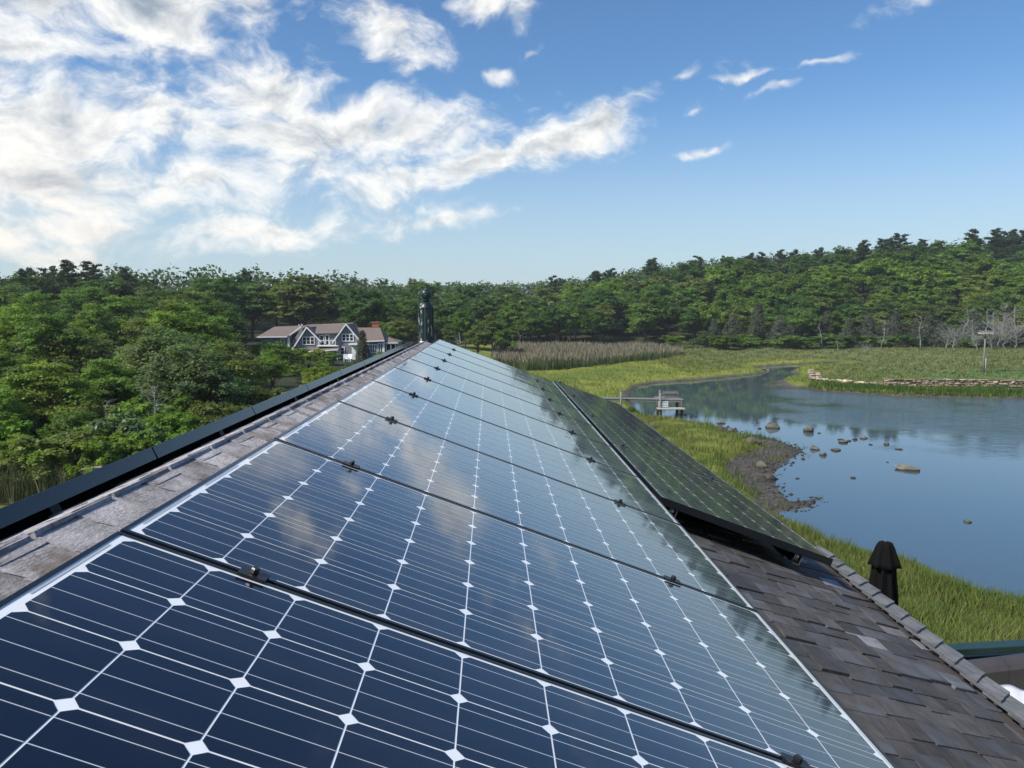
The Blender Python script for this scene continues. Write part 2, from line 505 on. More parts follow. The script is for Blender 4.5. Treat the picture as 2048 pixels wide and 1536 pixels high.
SKY_Y = [575, 572, 562, 555, 552, 556, 553, 562, 566, 576, 588, 580, 572, 560, 536, 524, 514, 506, 500, 488, 482, 476, 470, 470]
def mudw(x, y):
    """width of bare mud along the shore"""
    base = 0.55 + 0.3 * wob(x, y, 0.5, 3.0)
    spit = np.exp(-(((x - 17) / 6.0) ** 2 + ((y - 47) / 13.0) ** 2)) * 2.9
    dock = np.exp(-(((x - 18) / 5.0) ** 2 + ((y - 65) / 4.0) ** 2)) * 1.0
    bar = np.exp(-(((x - 37.5) / 4.0) ** 2 + ((y - 101) / 7.0) ** 2)) * 3.5
    return np.clip(base + spit + dock + bar, 0.25, 6)
def ground(x, y, sd=None):
    x = np.asarray(x, float); y = np.asarray(y, float)
    if sd is None:
        sd = shore_sd(x, y)
    mw = mudw(x, y)
    g = np.where(sd < 0, np.maximum(sd * 0.25, -0.8), 0.16 * np.clip(sd / mw, 0, 1) ** 0.8)
    over = sd - mw
    g = g + 0.32 * sstep(0.0, 0.55, over) + 0.9 * sstep(4, 34, over) + np.where(over > 0.4, 0.07 * wob(x, y, 0.9, 1.0), 0.01 * wob(x, y, 2.5, 5.0))
    g = g + 1.35 * sstep(2, -16, x - 0.05 * y) * sstep(2, 9, sd)
    dh = np.hypot((x - 0.0) / 1.1, (y - 4) / 1.3)
    g = g + 1.9 * sstep(22, 9, dh) * sstep(1, 8, sd)
    yy = np.maximum(y, 1.0)
    px = 979 + FPX * x / yy
    ys = np.interp(px, SKY_X, SKY_Y)
    zr = HC + (619 - ys) / FPX * 262 - 15.0
    zl = HC + (619 - ys) / FPX * 175 - 12.0
    lr = sstep(720, 930, px)
    hr = np.maximum(zr - 1.5, 0) * sstep(176, 258, y)
    hl = np.maximum(zl - 2.8, 0) * sstep(75, 172, y)
    return g + (hr + 7.0 * sstep(264, 300, y)) * lr + (hl + 5.0 * sstep(184, 205, y)) * (1 - lr)
def gz(x, y):
    return float(ground(np.array([x]), np.array([y]))[0])

def axis(segs):
    out = []
    for a, b_, st in segs:
        out += list(np.arange(a, b_, st))
    out.append(segs[-1][1])
    return np.array(out)
GX = axis([(-3000, -600, 400), (-600, -120, 40), (-120, -12, 4), (-12, 8, 1.2), (8, 30, 0.3), (30, 70, 0.7), (70, 150, 5), (150, 600, 30), (600, 3000, 400)])
GY = axis([(-600, -60, 60), (-60, 8, 6), (8, 72, 0.35), (72, 145, 0.7), (145, 300, 4), (300, 700, 40), (700, 4000, 400)])
XX, YY = np.meshgrid(GX, GY)
SD = shore_sd(XX, YY)
ZZ = ground(XX, YY, SD)
nx, ny = len(GX), len(GY)
idx = np.arange(nx * ny).reshape(ny, nx)
faces = np.stack([idx[:-1, :-1], idx[:-1, 1:], idx[1:, 1:], idx[1:, :-1]], -1).reshape(-1, 4)
me = bpy.data.meshes.new('ground')
me.vertices.add(nx * ny); me.vertices.foreach_set('co', np.stack([XX, YY, ZZ], -1).astype(np.float32).ravel())
me.loops.add(faces.size); me.loops.foreach_set('vertex_index', faces.astype(np.int32).ravel())
me.polygons.add(len(faces)); me.polygons.foreach_set('loop_start', np.arange(0, faces.size, 4, dtype=np.int32))
me.update(calc_edges=True); me.shade_smooth()
over = SD - mudw(XX, YY)
mud = 1 - sstep(-0.15, 0.35, over)
forest = np.clip(sstep(168, 184, YY + 4 * wob(XX, YY, 0.2)) + sstep(-6, -16, XX - 0.02 * YY) * sstep(20, 40, YY), 0, 1)
patch = 0.5 + 0.5 * wob(XX, YY, 0.22, 2.0)
mead = sstep(1.5, 6, over) * sstep(86, 100, YY) * sstep(30, 44, XX)
cg = np.array([0.100, 0.150, 0.022])[None, None] * (1 - patch[..., None]) + np.array([0.225, 0.230, 0.036])[None, None] * patch[..., None]
cm = np.array([0.125, 0.150, 0.050])[None, None] * (0.8 + 0.4 * patch[..., None])
lawn = np.exp(-(((XX - 72) / 22) ** 2 + ((YY - 106) / 7.0) ** 2))[..., None]
cm = cm * (1 - lawn) + np.array([0.06, 0.125, 0.03]) * lawn
cc = cg * (1 - mead[..., None]) + cm * mead[..., None]
cc = cc * (1 - forest[..., None]) + np.array([0.028, 0.034, 0.014]) * forest[..., None]
cmud = np.array([0.085, 0.072, 0.062])[None, None] * (0.85 + 0.35 * wob(XX, YY, 1.3, 7.0)[..., None])
cc = cc * (1 - mud[..., None]) + cmud * mud[..., None]
ca = me.color_attributes.new('Col', 'FLOAT_COLOR', 'POINT')
c4 = np.ones((ny, nx, 4), np.float32); c4[..., :3] = cc; c4[..., 3] = mud
ca.data.foreach_set('color', c4.ravel())
m, t, b, out = mat('ground')
at = t.n('ShaderNodeAttribute', attribute_name='Col'); g_ = t.n('ShaderNodeNewGeometry')
na = t.noise(g_.outputs['Position'], 1.4, 6.0, 0.65); nb = t.noise(g_.outputs['Position'], 9.0, 5.0, 0.7); nc = t.noise(g_.outputs['Position'], 0.16, 4.0, 0.6)
k = t.math('MULTIPLY', t.ramp(na, 0.25, 0.75, 0.6, 1.4, False), t.ramp(nb, 0.25, 0.75, 0.65, 1.35, False))
k = t.math('MULTIPLY', k, t.ramp(nc, 0.3, 0.7, 0.75, 1.25, False))
c = t.vmath('SCALE', at.outputs['Color'], scale=k)
t.link(c, b.inputs['Base Color'])
t.link(t.ramp(at.outputs['Alpha'], 0, 1, 0.95, 0.55, False), b.inputs['Roughness'])
b.inputs['Specular IOR Level'].default_value = 0.3
bn = t.n('ShaderNodeBump'); bn.inputs['Strength'].default_value = 0.8; bn.inputs['Distance'].default_value = 0.12
t.link(t.math('ADD', nb, na), bn.inputs['Height']); t.link(bn.outputs[0], b.inputs['Normal'])
me.materials.append(m)
tag(link(bpy.data.objects.new('ground', me)), 'marsh, mud flat, meadow and wooded ground round the creek', 'ground', kind='structure')

# water
m, t, b, out = mat('creek_water')
b.inputs['Base Color'].default_value = (0.055, 0.085, 0.105, 1)
b.inputs['Roughness'].default_value = 0.01
b.inputs['IOR'].default_value = 1.8
g_ = t.n('ShaderNodeNewGeometry')
mp_ = t.n('ShaderNodeMapping'); mp_.inputs['Scale'].default_value = (1.0, 1.7, 1.0); mp_.inputs['Rotation'].default_value = (0, 0, R(28))
t.link(g_.outputs['Position'], mp_.inputs[0])
big = t.noise(g_.outputs['Position'], 0.045, 3.0, 0.55)
sp = t.n('ShaderNodeSeparateXYZ'); t.link(g_.outputs['Position'], sp.inputs[0])
# breeze ruffles the open right-hand side, the near cove lies calm
open_ = t.ramp(t.math('ADD', t.math('MULTIPLY', sp.outputs[0], 0.022), t.math('MULTIPLY', t.math('SUBTRACT', big, 0.5), 1.3)), 0.72, 1.15)
near_ = t.math('MULTIPLY', t.ramp(sp.outputs[1], 44, 62), t.ramp(sp.outputs[1], 101, 91))
ruf = t.math('ADD', t.math('MULTIPLY', t.math('MULTIPLY', open_, near_), 0.6), 0.008)
w1 = t.noise(mp_.outputs[0], 2.6, 3.0, 0.55, 0.5); w2 = t.noise(mp_.outputs[0], 7.5, 3.0, 0.5, 0.3); w3 = t.noise(mp_.outputs[0], 0.75, 2.0, 0.5, 0.4)
hgt = t.math('ADD', t.math('ADD', w1, t.math('MULTIPLY', w2, 0.35)), t.math('MULTIPLY', w3, 2.6))
bn = t.n('ShaderNodeBump'); bn.inputs['Distance'].default_value = 0.085
t.link(ruf, bn.inputs['Strength']); t.link(hgt, bn.inputs['Height']); t.link(bn.outputs[0], b.inputs['Normal'])
wm = MB().add([(-60, -80, 0), (260, -80, 0), (260, 160, 0), (-60, 160, 0)], [(0, 1, 2, 3)])
tag(wm.build('water', m), 'calm blue creek water reflecting the sky', 'water', kind='structure')

# ================================================================== OUR ROOF
SL = 0.3584
Nn = Vector((math.sin(SL), 0, math.cos(SL))); Dd = Vector((math.cos(SL), 0, -math.sin(SL))); Yy = Vector((0, 1, 0))
CAM = Vector((0, 0, HC))
HP = 0.6068                        # camera above the glass
HR = 0.74                        # camera above the roof surface
def PP(u, v, hh=HP):
    return CAM - Nn * hh + Dd * v + Yy * u
def frame_m(origin, ax, ay):
    az_ = ax.cross(ay)
    m4 = Matrix((ax, ay, az_)).transposed().to_4x4()
    m4.translation = origin
    return m4
RIDGE_X = -(HR - 0.03) / 0.808
VR = (RIDGE_X + (HR - 0.03) * math.sin(SL)) / math.cos(SL)          # v of the ridge crest on the roof plane
Dl = Vector((-math.cos(SL), 0, -math.sin(SL))); Nl = Vector((-math.sin(SL), 0, math.cos(SL)))
U_NEAR, U_FAR = -2.5, 10.62
def hipv(u):
    return 2.50 + 0.088 * (min(u, 4.45) - 2.75)
house = thing('shingle_roofed_building', 'building under the camera with weathered cedar shingle roof', 'building', (0, 4, 3.2))
inv = house.location.copy()
def hb(mb, name, material, **kw):
    o = mb.build(name, material, house, **kw)
    o.matrix_parent_inverse = Matrix.Translation(-inv)
    return o
crest = [PP(U_NEAR, VR, HR), PP(U_FAR, VR, HR)]
edge = [PP(u, hipv(u), HR) for u in (U_NEAR, 4.45, U_FAR)]
th = 0.02
roof = MB()
top = [crest[0], edge[0], edge[1], edge[2], crest[1]]
dn = Vector((0, 0, -0.12))
low = [p - Nn * th for p in top]
roof.add(low + [p + dn for p in low], [(0, 1, 2, 3, 4), (9, 8, 7, 6, 5), (0, 5, 6, 1), (1, 6, 7, 2), (2, 7, 8, 3), (3, 8, 9, 4)])
hb(roof, 'roof_deck', M['field_wood'])
ltop = [crest[0] - Nl * th, crest[1] - Nl * th, crest[1] + Dl * 3.3 - Nl * th, crest[0] + Dl * 3.3 - Nl * th]
hb(MB().add(ltop + [p + dn for p in ltop], [(0, 1, 2, 3), (7, 6, 5, 4), (0, 4, 5, 1), (1, 5, 6, 2), (2, 6, 7, 3), (3, 7, 4, 0)]), 'roof_deck', M['field_wood'])
S2 = Vector((math.cos(R(62)), 0, -math.sin(R(62))))
st = [p - Nn * 0.01 for p in edge]
sb = [p + S2 * 1.5 for p in st]
hb(MB().add(st + sb, [(0, 3, 4, 1), (1, 4, 5, 2)]), 'lower_roof', M['field_wood'])
hb(MB().box((-0.4, (U_NEAR + U_FAR) / 2, 5.5), (4.2, U_FAR - U_NEAR - 0.5, 4.9)), 'wall', M['grey_wall'])

# shingles of the right-hand slope: butts face the camera, sides run up the roof
rng = random.Random(5)
W_DIR = (Dd + Yy * 0.33).normalized()
S_DIR = (Yy + Dd * 0.12).normalized()
def shingle_mesh(wd, ln, thk, skew=True):
    x = wd / 2 - 0.0012
    vs = [(-x, 0, 0), (x, 0, 0), (x, ln, -0.004), (-x, ln, -0.004), (-x, 0, thk), (x, 0, thk), (x, ln, 0.0), (-x, ln, 0.0)]
    return MB().add(vs, [(0, 3, 2, 1), (4, 5, 6, 7), (0, 1, 5, 4), (1, 2, 6, 5), (2, 3, 7, 6), (3, 0, 4, 7)])
WIDTHS = [0.10, 0.125, 0.15, 0.18, 0.205]
def skewed(me_, wd_, sd_):
    s1 = wd_.dot(sd_); c1 = math.sqrt(1 - s1 * s1)
    me_.transform(Matrix(((c1, 0, 0, 0), (s1, 1, 0, 0), (0, 0, 1, 0), (0, 0, 0, 1)))); me_.update()
    return me_
def skew_frame(org, wd_, sd_):
    x_ = (wd_ - sd_ * wd_.dot(sd_)).normalized()
    return frame_m(org, x_, sd_)
SH = [[skewed(shingle_mesh(wd, 0.30, tk).mesh('shingle', M['field_wood']), W_DIR, S_DIR) for tk in (0.004, 0.007, 0.013)] for wd in WIDTHS]
n_sh = 0
EXPO = 0.125
for k in range(-9, 28):
    ub = 1.15 + k * EXPO
    s_ = -0.05 + rng.random() * 0.15
    while s_ < 2.3:
        i = rng.choice([0, 1, 2, 3, 4, 2, 3])
        wd = WIDTHS[i]
        s_c = s_ + wd / 2
        s_ += wd
        jit = rng.uniform(-0.026, 0.026)
        u = ub + s_c * 0.313 + jit; v = 1.02 + s_c * 0.95
        if u < 1.05 or u > 4.75 or v > hipv(u) - 0.05 or v < 1.02:
            continue
        z = topix(PP(u, v, HR))
        if not (-60 < z[0] < 2140 and z[1] < 1620):
            continue
        if u > 3.95 and v < 2.25 and u > 4.4:
            continue
        org = PP(u, v, HR)
        m4 = skew_frame(org, W_DIR, S_DIR)
        pale = rng.random() < (0.015 if v < 2.0 else 0.10)
        kk = rng.uniform(1.8, 3.0) if pale else rng.choice([0.85, 0.95, 1.0, 1.1, 1.2])
        tint = rng.choice([(1, 1, 1), (1.03, 1.0, 0.97), (0.96, 1.0, 1.04), (1.0, 1.0, 1.0)])
        o = inst('shingle', SH[i][rng.choice([0, 0, 1, 1, 2])], house, mtx=Matrix.Translation(-inv) @ m4, color=(kk * tint[0], kk * tint[1], kk * tint[2], 1))
        n_sh += 1
print('field shingles', n_sh)

# ridge boards: alternating lapped pairs along the crest, a second course below them
def board_mesh(wd, ln, thk, mat_):
    rr = random.Random(int(wd * 1000 + ln * 100))
    ns = 5
    vs = []; fs = []
    for (zz0, zz1) in ((-0.004, -0.004), (thk, 0.003)):
        for j in range(ns + 1):
            xx = -wd / 2 + wd * j / ns
            r_ = rr.uniform(-0.003, 0.003)
            vs.append((xx + (rr.uniform(-.002, .002)), r_, zz0 if zz0 < 0 else zz0 + rr.uniform(-0.0015, 0.0015)))
        for j in range(ns + 1):
            xx = -wd / 2 + wd * j / ns
            vs.append((xx, ln, zz1))
    n1_ = ns + 1
    A, B, C_, E_ = 0, n1_, 2 * n1_, 3 * n1_
    for j in range(ns):
        fs += [(A + j, B + j, B + j + 1, A + j + 1), (C_ + j, C_ + j + 1, E_ + j + 1, E_ + j), (A + j, A + j + 1, C_ + j + 1, C_ + j), (B + j, E_ + j, E_ + j + 1, B + j + 1)]
    fs += [(A, C_, E_, B), (A + ns, B + ns, E_ + ns, C_ + ns)]
    return MB().add(vs, fs).mesh('ridge_board', mat_)
RB = {w_: board_mesh(w_, 0.30, 0.007, M['ridge_wood']) for w_ in (0.135, 0.165)}
RB2 = {w_: board_mesh(w_, 0.33, 0.007, M['ridge_wood']) for w_ in (0.15, 0.19, 0.17)}
LIP = board_mesh(0.05, 0.145, 0.003, M['ridge_wood'])
rng = random.Random(9)
u = -0.9; k = 0
while u < 10.45:
    # upper (cap) boards
    wr = 0.165 if k % 2 == 0 else 0.135
    lift = 0.017
    ov = 0.012 if k % 2 == 0 else -0.012
    org = PP(u, VR - ov + wr / 2 - 0.004, HR - lift)
    m4 = frame_m(org, Dd, Yy)
    o = inst('ridge_board', RB[wr], house, mtx=Matrix.Translation(-inv) @ m4, color=(*[rng.uniform(0.9, 1.12)] * 3, 1))
    if k % 2 == 0 and rng.random() < 0.75:      # overlapping lip of the left-hand board
        inst('ridge_board', LIP, house, mtx=Matrix.Translation(-inv) @ frame_m(PP(u + 0.01, VR + 0.012 + rng.uniform(-.006, .01), HR - lift - 0.004), Dd, Yy), color=(*[rng.uniform(1.0, 1.2)] * 3, 1))
    wl = 0.135 if k % 2 == 0 else 0.165
    ml = frame_m(crest[0] * 0 + Vector((PP(u, VR, HR).x, u, PP(u, VR, HR).z)) + Dl * (wl / 2 - 0.008 - (0.0 if k % 2 == 0 else 0.012)) + Nl * 0.019, -Dl, Yy)
    inst('ridge_board', RB[wl], house, mtx=Matrix.Translation(-inv) @ ml, color=(*[rng.uniform(1.0, 1.25)] * 3, 1))
    u += 0.158; k += 1
u = -0.9
while u < 10.45:
    w_ = rng.choice([0.15, 0.17, 0.19])
    org = PP(u + rng.uniform(-0.02, 0.02), VR + 0.215, HR - 0.004)
    inst('ridge_board', RB2[w_], house, mtx=Matrix.Translation(-inv) @ frame_m(org, Dd, Yy), color=(*[rng.uniform(0.75, 1.0)] * 3, 1))
    u += 0.17

# cap shingles of the roof's lower right edge, far pieces lapping the near ones
def tri_wedge(pts, thk):
    n = len(pts)
    return MB().add([(p[0], p[1], 0) for p in pts] + [(p[0], p[1], thk) for p in pts], [tuple(range(n - 1, -1, -1)), tuple(range(n, 2 * n))] + [(i, (i + 1) % n, n + (i + 1) % n, n + i) for i in range(n)])
CAPM = [board_mesh(w_, 0.28, 0.009, M['cap_wood']) for w_ in (0.126, 0.128)]
hd = (Yy + Dd * 0.165).normalized()
u = 1.35; k = 0
wdir = Vector((0.73, 0.66, -0.07)).normalized()
while u < 4.5:
    v = 2.30 + 0.088 * (u - 2.75)
    ay_ = (Yy + Dd * 0.088).normalized()
    ay_ = (ay_ - Nn * 0.05).normalized()
    nz_ = wdir.cross(ay_).normalized()
    if k == 0: CAPM = [skewed(c_, wdir, ay_) for c_ in CAPM]
    m4 = skew_frame(PP(u, v, HR - 0.042) + wdir * 0.058, wdir, ay_)
    inst('cap_shingle', CAPM[k % 2], house, mtx=Matrix.Translation(-inv) @ m4, color=(*[rng.uniform(0.9, 1.12)] * 3, 1))
    # pale cut piece tucked in under its inner side
    if u > 2.3:
        wdg = tri_wedge([(0.012, -0.02), (-0.055, 0.03), (-0.02, 0.15), (0.012, 0.17)], 0.010).mesh('cut_shingle', M['cap_wood'])
        inst('cut_shingle', wdg, house, mtx=Matrix.Translation(-inv) @ frame_m(PP(u, v + 0.06, HR - 0.02), Dd, hd), color=(1.1, 1.07, 1.0, 1))
    u += 0.165; k += 1

# ================================================================== SOLAR PANELS
CC, PWID, PLEN, PPITCH = 0.1591, 0.984, 1.639, 0.9944
FT = 0.038
def cell_mesh():
    a = 0.1558 / 2; c_ = 0.0135
    pts = [(-a + c_, -a), (a - c_, -a), (a, -a + c_), (a, a - c_), (a - c_, a), (-a + c_, a), (-a, a - c_), (-a, -a + c_)]
    return MB().add([(x, y, 0) for x, y in pts], [tuple(range(8))]).mesh('cell', M['cell'])
CELL = cell_mesh()
def frame_mesh():
    L = 0.0085; hw, hl = PWID / 2, PLEN / 2
    mb = MB()
    z0, z1 = -FT, 0.0018
    o4 = [(-hw, -hl), (hw, -hl), (hw, hl), (-hw, hl)]
    i4 = [(-hw + L, -hl + L), (hw - L, -hl + L), (hw - L, hl - L), (-hw + L, hl - L)]
    ch = 0.0012
    oc = [(x + (ch if x < 0 else -ch), y + (ch if y < 0 else -ch)) for x, y in o4]
    vs = [(x, y, z0) for x, y in o4] + [(x, y, z1 - ch) for x, y in o4] + [(x, y, z1) for x, y in oc] + [(x, y, z1) for x, y in i4] + [(x, y, -0.004) for x, y in i4] + [(x * 0.94, y * 0.964, z0) for x, y in o4]
    fs = []
    for lo, hi in ((0, 4), (4, 8), (8, 12), (12, 16)):
        for j in range(4):
            fs.append((lo + j, lo + (j + 1) % 4, hi + (j + 1) % 4, hi + j))
    for j in range(4):
        fs.append((20 + j, 20 + (j + 1) % 4, (j + 1) % 4, j))
    mb.add(vs, fs)
    return mb.mesh('frame', M['frame'])
FRAME = frame_mesh()
hw, hl = PWID / 2 - 0.0085, PLEN / 2 - 0.0085
SHEET = MB().add([(-hw, -hl, -0.0006), (hw, -hl, -0.0006), (hw, hl, -0.0006), (-hw, hl, -0.0006)], [(0, 1, 2, 3)]).mesh('backsheet', M['sheet'])
BACK = MB().add([(-hw, -hl, -0.006), (hw, -hl, -0.006), (hw, hl, -0.006), (-hw, hl, -0.006)], [(3, 2, 1, 0)]).mesh('back_cover', M['matte'])
RIBS = []
for s_ in (-1, 1):
    for k in range(3):
        x0 = (k - 1) * 2 * CC; yy = s_ * (PLEN / 2 - 0.0155)
        RIBS.append(MB().add([(x0 - CC * 0.72, yy - 0.0022, 0.0001), (x0 + CC * 0.72, yy - 0.0022, 0.0001), (x0 + CC * 0.72, yy + 0.0022, 0.0001), (x0 - CC * 0.72, yy + 0.0022, 0.0001)], [(0, 1, 2, 3)]))
RIBM = simple('tin_ribbon', (0.62, 0.63, 0.64), 0.35, 0.05, 10, 0.4)
RIBS = [r_.mesh('ribbon', RIBM) for r_ in RIBS]
# clamp: plate bridging two frames, with a bolt head
CL = MB().box((0, 0, 0.0035), (0.034, 0.052, 0.005)).box((0, -0.024, -0.008), (0.010, 0.004, 0.018)).box((0, 0.024, -0.008), (0.010, 0.004, 0.018)).mesh('clamp', M['clampm'])
BOLT = MB().lathe([(0.0075, 0.0), (0.0085, 0.002), (0.0085, 0.009), (0.0065, 0.0115)], sides=6).mesh('bolt', M['clampm'])

def panel(mtx, label, group, clamps=(), full=True):
    t_ = tag(empty('solar_panel'), label, 'solar panel', group)
    t_.matrix_world = mtx
    inst('frame', FRAME, t_); inst('backsheet', SHEET, t_); inst('back_cover', BACK, t_)
    if full:
        [inst('ribbon', r_, t_) for r_ in RIBS]
        for i in range(6):
            for j in range(10):
                inst('cell', CELL, t_, ((i - 2.5) * CC, (j - 4.5) * CC, 0.0))
    for (lx, ly, r_) in clamps:
        c_ = inst('clamp', CL, t_, mtx=Matrix.Translation((lx, ly, 0.0012)) @ Matrix.Rotation(r_, 4, 'Z'))
        inst('bolt', BOLT, c_, (0, 0, 0.006))
    return t_
U1 = 1.3709
V_TOP = -0.4638 - 0.024
vc = V_TOP + PLEN / 2
ORD = ['nearest', 'second', 'third', 'fourth', 'fifth', 'sixth', 'seventh', 'eighth', 'ninth', 'tenth', 'eleventh', 'twelfth']
def ordn(i, n=None):
    base = ['first', 'second', 'third', 'fourth', 'fifth', 'sixth', 'seventh', 'eighth', 'ninth', 'tenth', 'eleventh', 'twelfth', 'thirteenth', 'fourteenth', 'fifteenth', 'sixteenth', 'seventeenth', 'eighteenth', 'nineteenth', 'twentieth']
    return base[i] if i < 20 else ('twenty-' + base[i - 20] if i < 29 else 'thirtieth' if i == 29 else 'thirty-' + base[i - 30])
for k in range(10):
    uc = U1 + (k - 0.5) * PPITCH
    m4 = frame_m(PP(uc, vc), -Yy, Dd)
    cl = [(-PPITCH / 2, -0.235 - vc, 0), (-PPITCH / 2, 0.85 - vc, 0)] if k < 9 else []
    who = ORD[k] if k < 9 else 'farthest'
    lab = {0: 'nearest upright solar panel, dark blue cells filling the bottom left corner', 9: 'farthest upright solar panel, beside the green finial'}.get(k, f'{who} solar panel from the camera in the upper row along the ridge')
    panel(m4, lab, 'upper row of solar panels', cl)
U2 = 3.88; V2 = 1.172; P2 = 1.655; H2 = HP - 0.012
for k in range(4):
    m4 = frame_m(PP(U2 + P2 * k + PLEN / 2, V2 + PWID / 2, H2), Dd, Yy)
    cl = [(1.265 - V2 - PWID / 2, P2 / 2, math.pi / 2), (1.98 - V2 - PWID / 2, P2 / 2, math.pi / 2)] if k < 3 else [(1.265 - V2 - PWID / 2, PLEN / 2 + 0.012, math.pi / 2)]
    lab = ['nearest panel of the lower sideways row, its black frame edge standing over the shingles', 'second sideways solar panel of the lower row', 'third sideways solar panel of the lower row', 'farthest sideways solar panel of the lower row, before the dock walkway'][k]
    panel(m4, lab, 'lower row of solar panels', cl)
# left slope: only the upper frame edges show above the ridge
SLL = R(24.5)
Dl2 = Vector((-math.cos(SLL), 0, -math.sin(SLL))); Nl2 = Vector((-math.sin(SLL), 0, math.cos(SLL)))
UL = Vector((-1.04, 0, HC - 0.422))
for k in range(-2, 8):
    uc = 2.36 + (k + 0.5) * PPITCH
    org = Vector((UL.x, uc, UL.z)) + Dl2 * (PLEN / 2)
    m4 = frame_m(org, Yy, Dl2)
    i = k + 2
    panel(m4, f'black solar panel edge beyond the ridge, {ORD[i] if i < 9 else "farthest"} along the left slope', 'solar panels on the far slope', (), full=False)

# mounting rails and feet
def rail(u0, u1, v, label, slope='R', hh=HP):
    mb = MB()
    wdt, ht = 0.038, 0.052
    prof = [(-wdt / 2, -ht), (wdt / 2, -ht), (wdt / 2, 0), (0.006, 0), (0.006, -0.012), (0.013, -0.012), (0.013, -0.03), (-0.013, -0.03), (-0.013, -0.012), (-0.006, -0.012), (-0.006, 0), (-wdt / 2, 0)]
    if slope == 'R':
        a, ax_, nn = PP(u0, v, hh + FT + 0.001), Dd, Nn
    else:
        a, ax_, nn = Vector((UL.x, u0, UL.z)) + Dl2 * v - Nl2 * (FT + 0.001), -Dl2, Nl2
    t_ = tag(empty('mounting_rail', a), label, 'rail', 'mounting rails under the panels')
    pts = [ax_ * x + nn * z for x, z in prof]
    MB().prism(pts, (0, 0, 0), Yy * (u1 - u0)).build('rail_body', M['matte'], t_)
    # bare cut end
    inner = [p * 1.0 - Yy * 0.0012 for p in pts]
    n = len(pts)
    thin = 0.0022
    for (x0, z0, x1, z1) in ((-wdt / 2, -ht, wdt / 2, -ht), (wdt / 2, -ht, wdt / 2, 0), (-wdt / 2, -0.026, -wdt / 2, 0), (-wdt / 2, -0.026, 0.0, -0.030), (-wdt / 2, 0, -0.006, 0)):
        MB().beam(ax_ * x0 + nn * z0 - Yy * 0.0015, ax_ * x1 + nn * z1 - Yy * 0.0015, 0.003, thin, up=tuple(nn if abs(x1 - x0) > abs(z1 - z0) else ax_)).build('cut_end', M['rail'], t_)
    bo = MB().lathe([(0.009, 0), (0.010, 0.003), (0.010, 0.008), (0.006, 0.011)], sides=6).build('bolt', M['rail'], t_)
    bo.matrix_local = frame_m(ax_ * -0.004 + nn * -0.013 - Yy * 0.0005, ax_, -nn)
    uu = u0 + 0.45
    while uu < u1:
        MB().box(Yy * (uu - u0) + ax_ * 0.028 - nn * 0.03, (0.006, 0.045, 0.075), Matrix((ax_, Yy, nn)).transposed()).box(Yy * (uu - u0) + ax_ * 0.055 - nn * 0.0565, (0.055, 0.045, 0.006), Matrix((ax_, Yy, nn)).transposed()).build('foot', M['clampm'], t_)
        uu += 1.25
    return t_
rail(U1 - PPITCH - 0.05, 10.34, -0.235, 'black mounting rail under the upper edge of the panel row')
rail(U1 - PPITCH - 0.05, 10.34, 0.85, 'black mounting rail under the lower part of the upper panel row')
rail(U2 + 0.012, U2 + 4 * P2, 1.265, 'black mounting rail with bare cut end beside the upper row, under the lower row', 'R', H2)
rail(U2 + 0.012, U2 + 4 * P2, 1.98, 'black mounting rail with bare cut end by the roof edge, under the lower row', 'R', H2)
rail(0.3, 10.3, 0.16, 'mounting rail with metal feet in the dark gap beyond the ridge', 'L')

# ================================================================== TREES
nr = np.random.default_rng(11)
def unit(n, rg):
    d = rg.normal(size=(n, 3)); return d / np.linalg.norm(d, axis=1, keepdims=True)
def leaf_quads(C, Nrm, size, rg, aspect=0.55):
    """pointed leaf-shaped quads at C facing roughly Nrm"""
    n = len(C)
    Nrm = Nrm / np.linalg.norm(Nrm, axis=1, keepdims=True)
    t1 = np.cross(Nrm, unit(n, rg)); t1 /= np.linalg.norm(t1, axis=1, keepdims=True) + 1e-9
    t2 = np.cross(Nrm, t1)
    s = size[:, None]
    bend = Nrm * s * rg.uniform(-0.35, 0.1, (n, 1))
    return np.stack([C - t1 * s, C + t2 * s * aspect + bend * 0, C + t1 * s + bend, C - t2 * s * aspect], 1)
def limb_pts(a, b_, rg, n=5, sag=0.08):
    a = np.array(a); b_ = np.array(b_); L = np.linalg.norm(b_ - a)
    pts = []
    for i in range(n + 1):
        f = i / n
        p = a + (b_ - a) * f + np.array([0, 0, math.sin(f * math.pi) * sag * L])
        if 0 < i < n: p = p + rg.normal(size=3) * L * 0.03
        pts.append(tuple(p))
    return pts
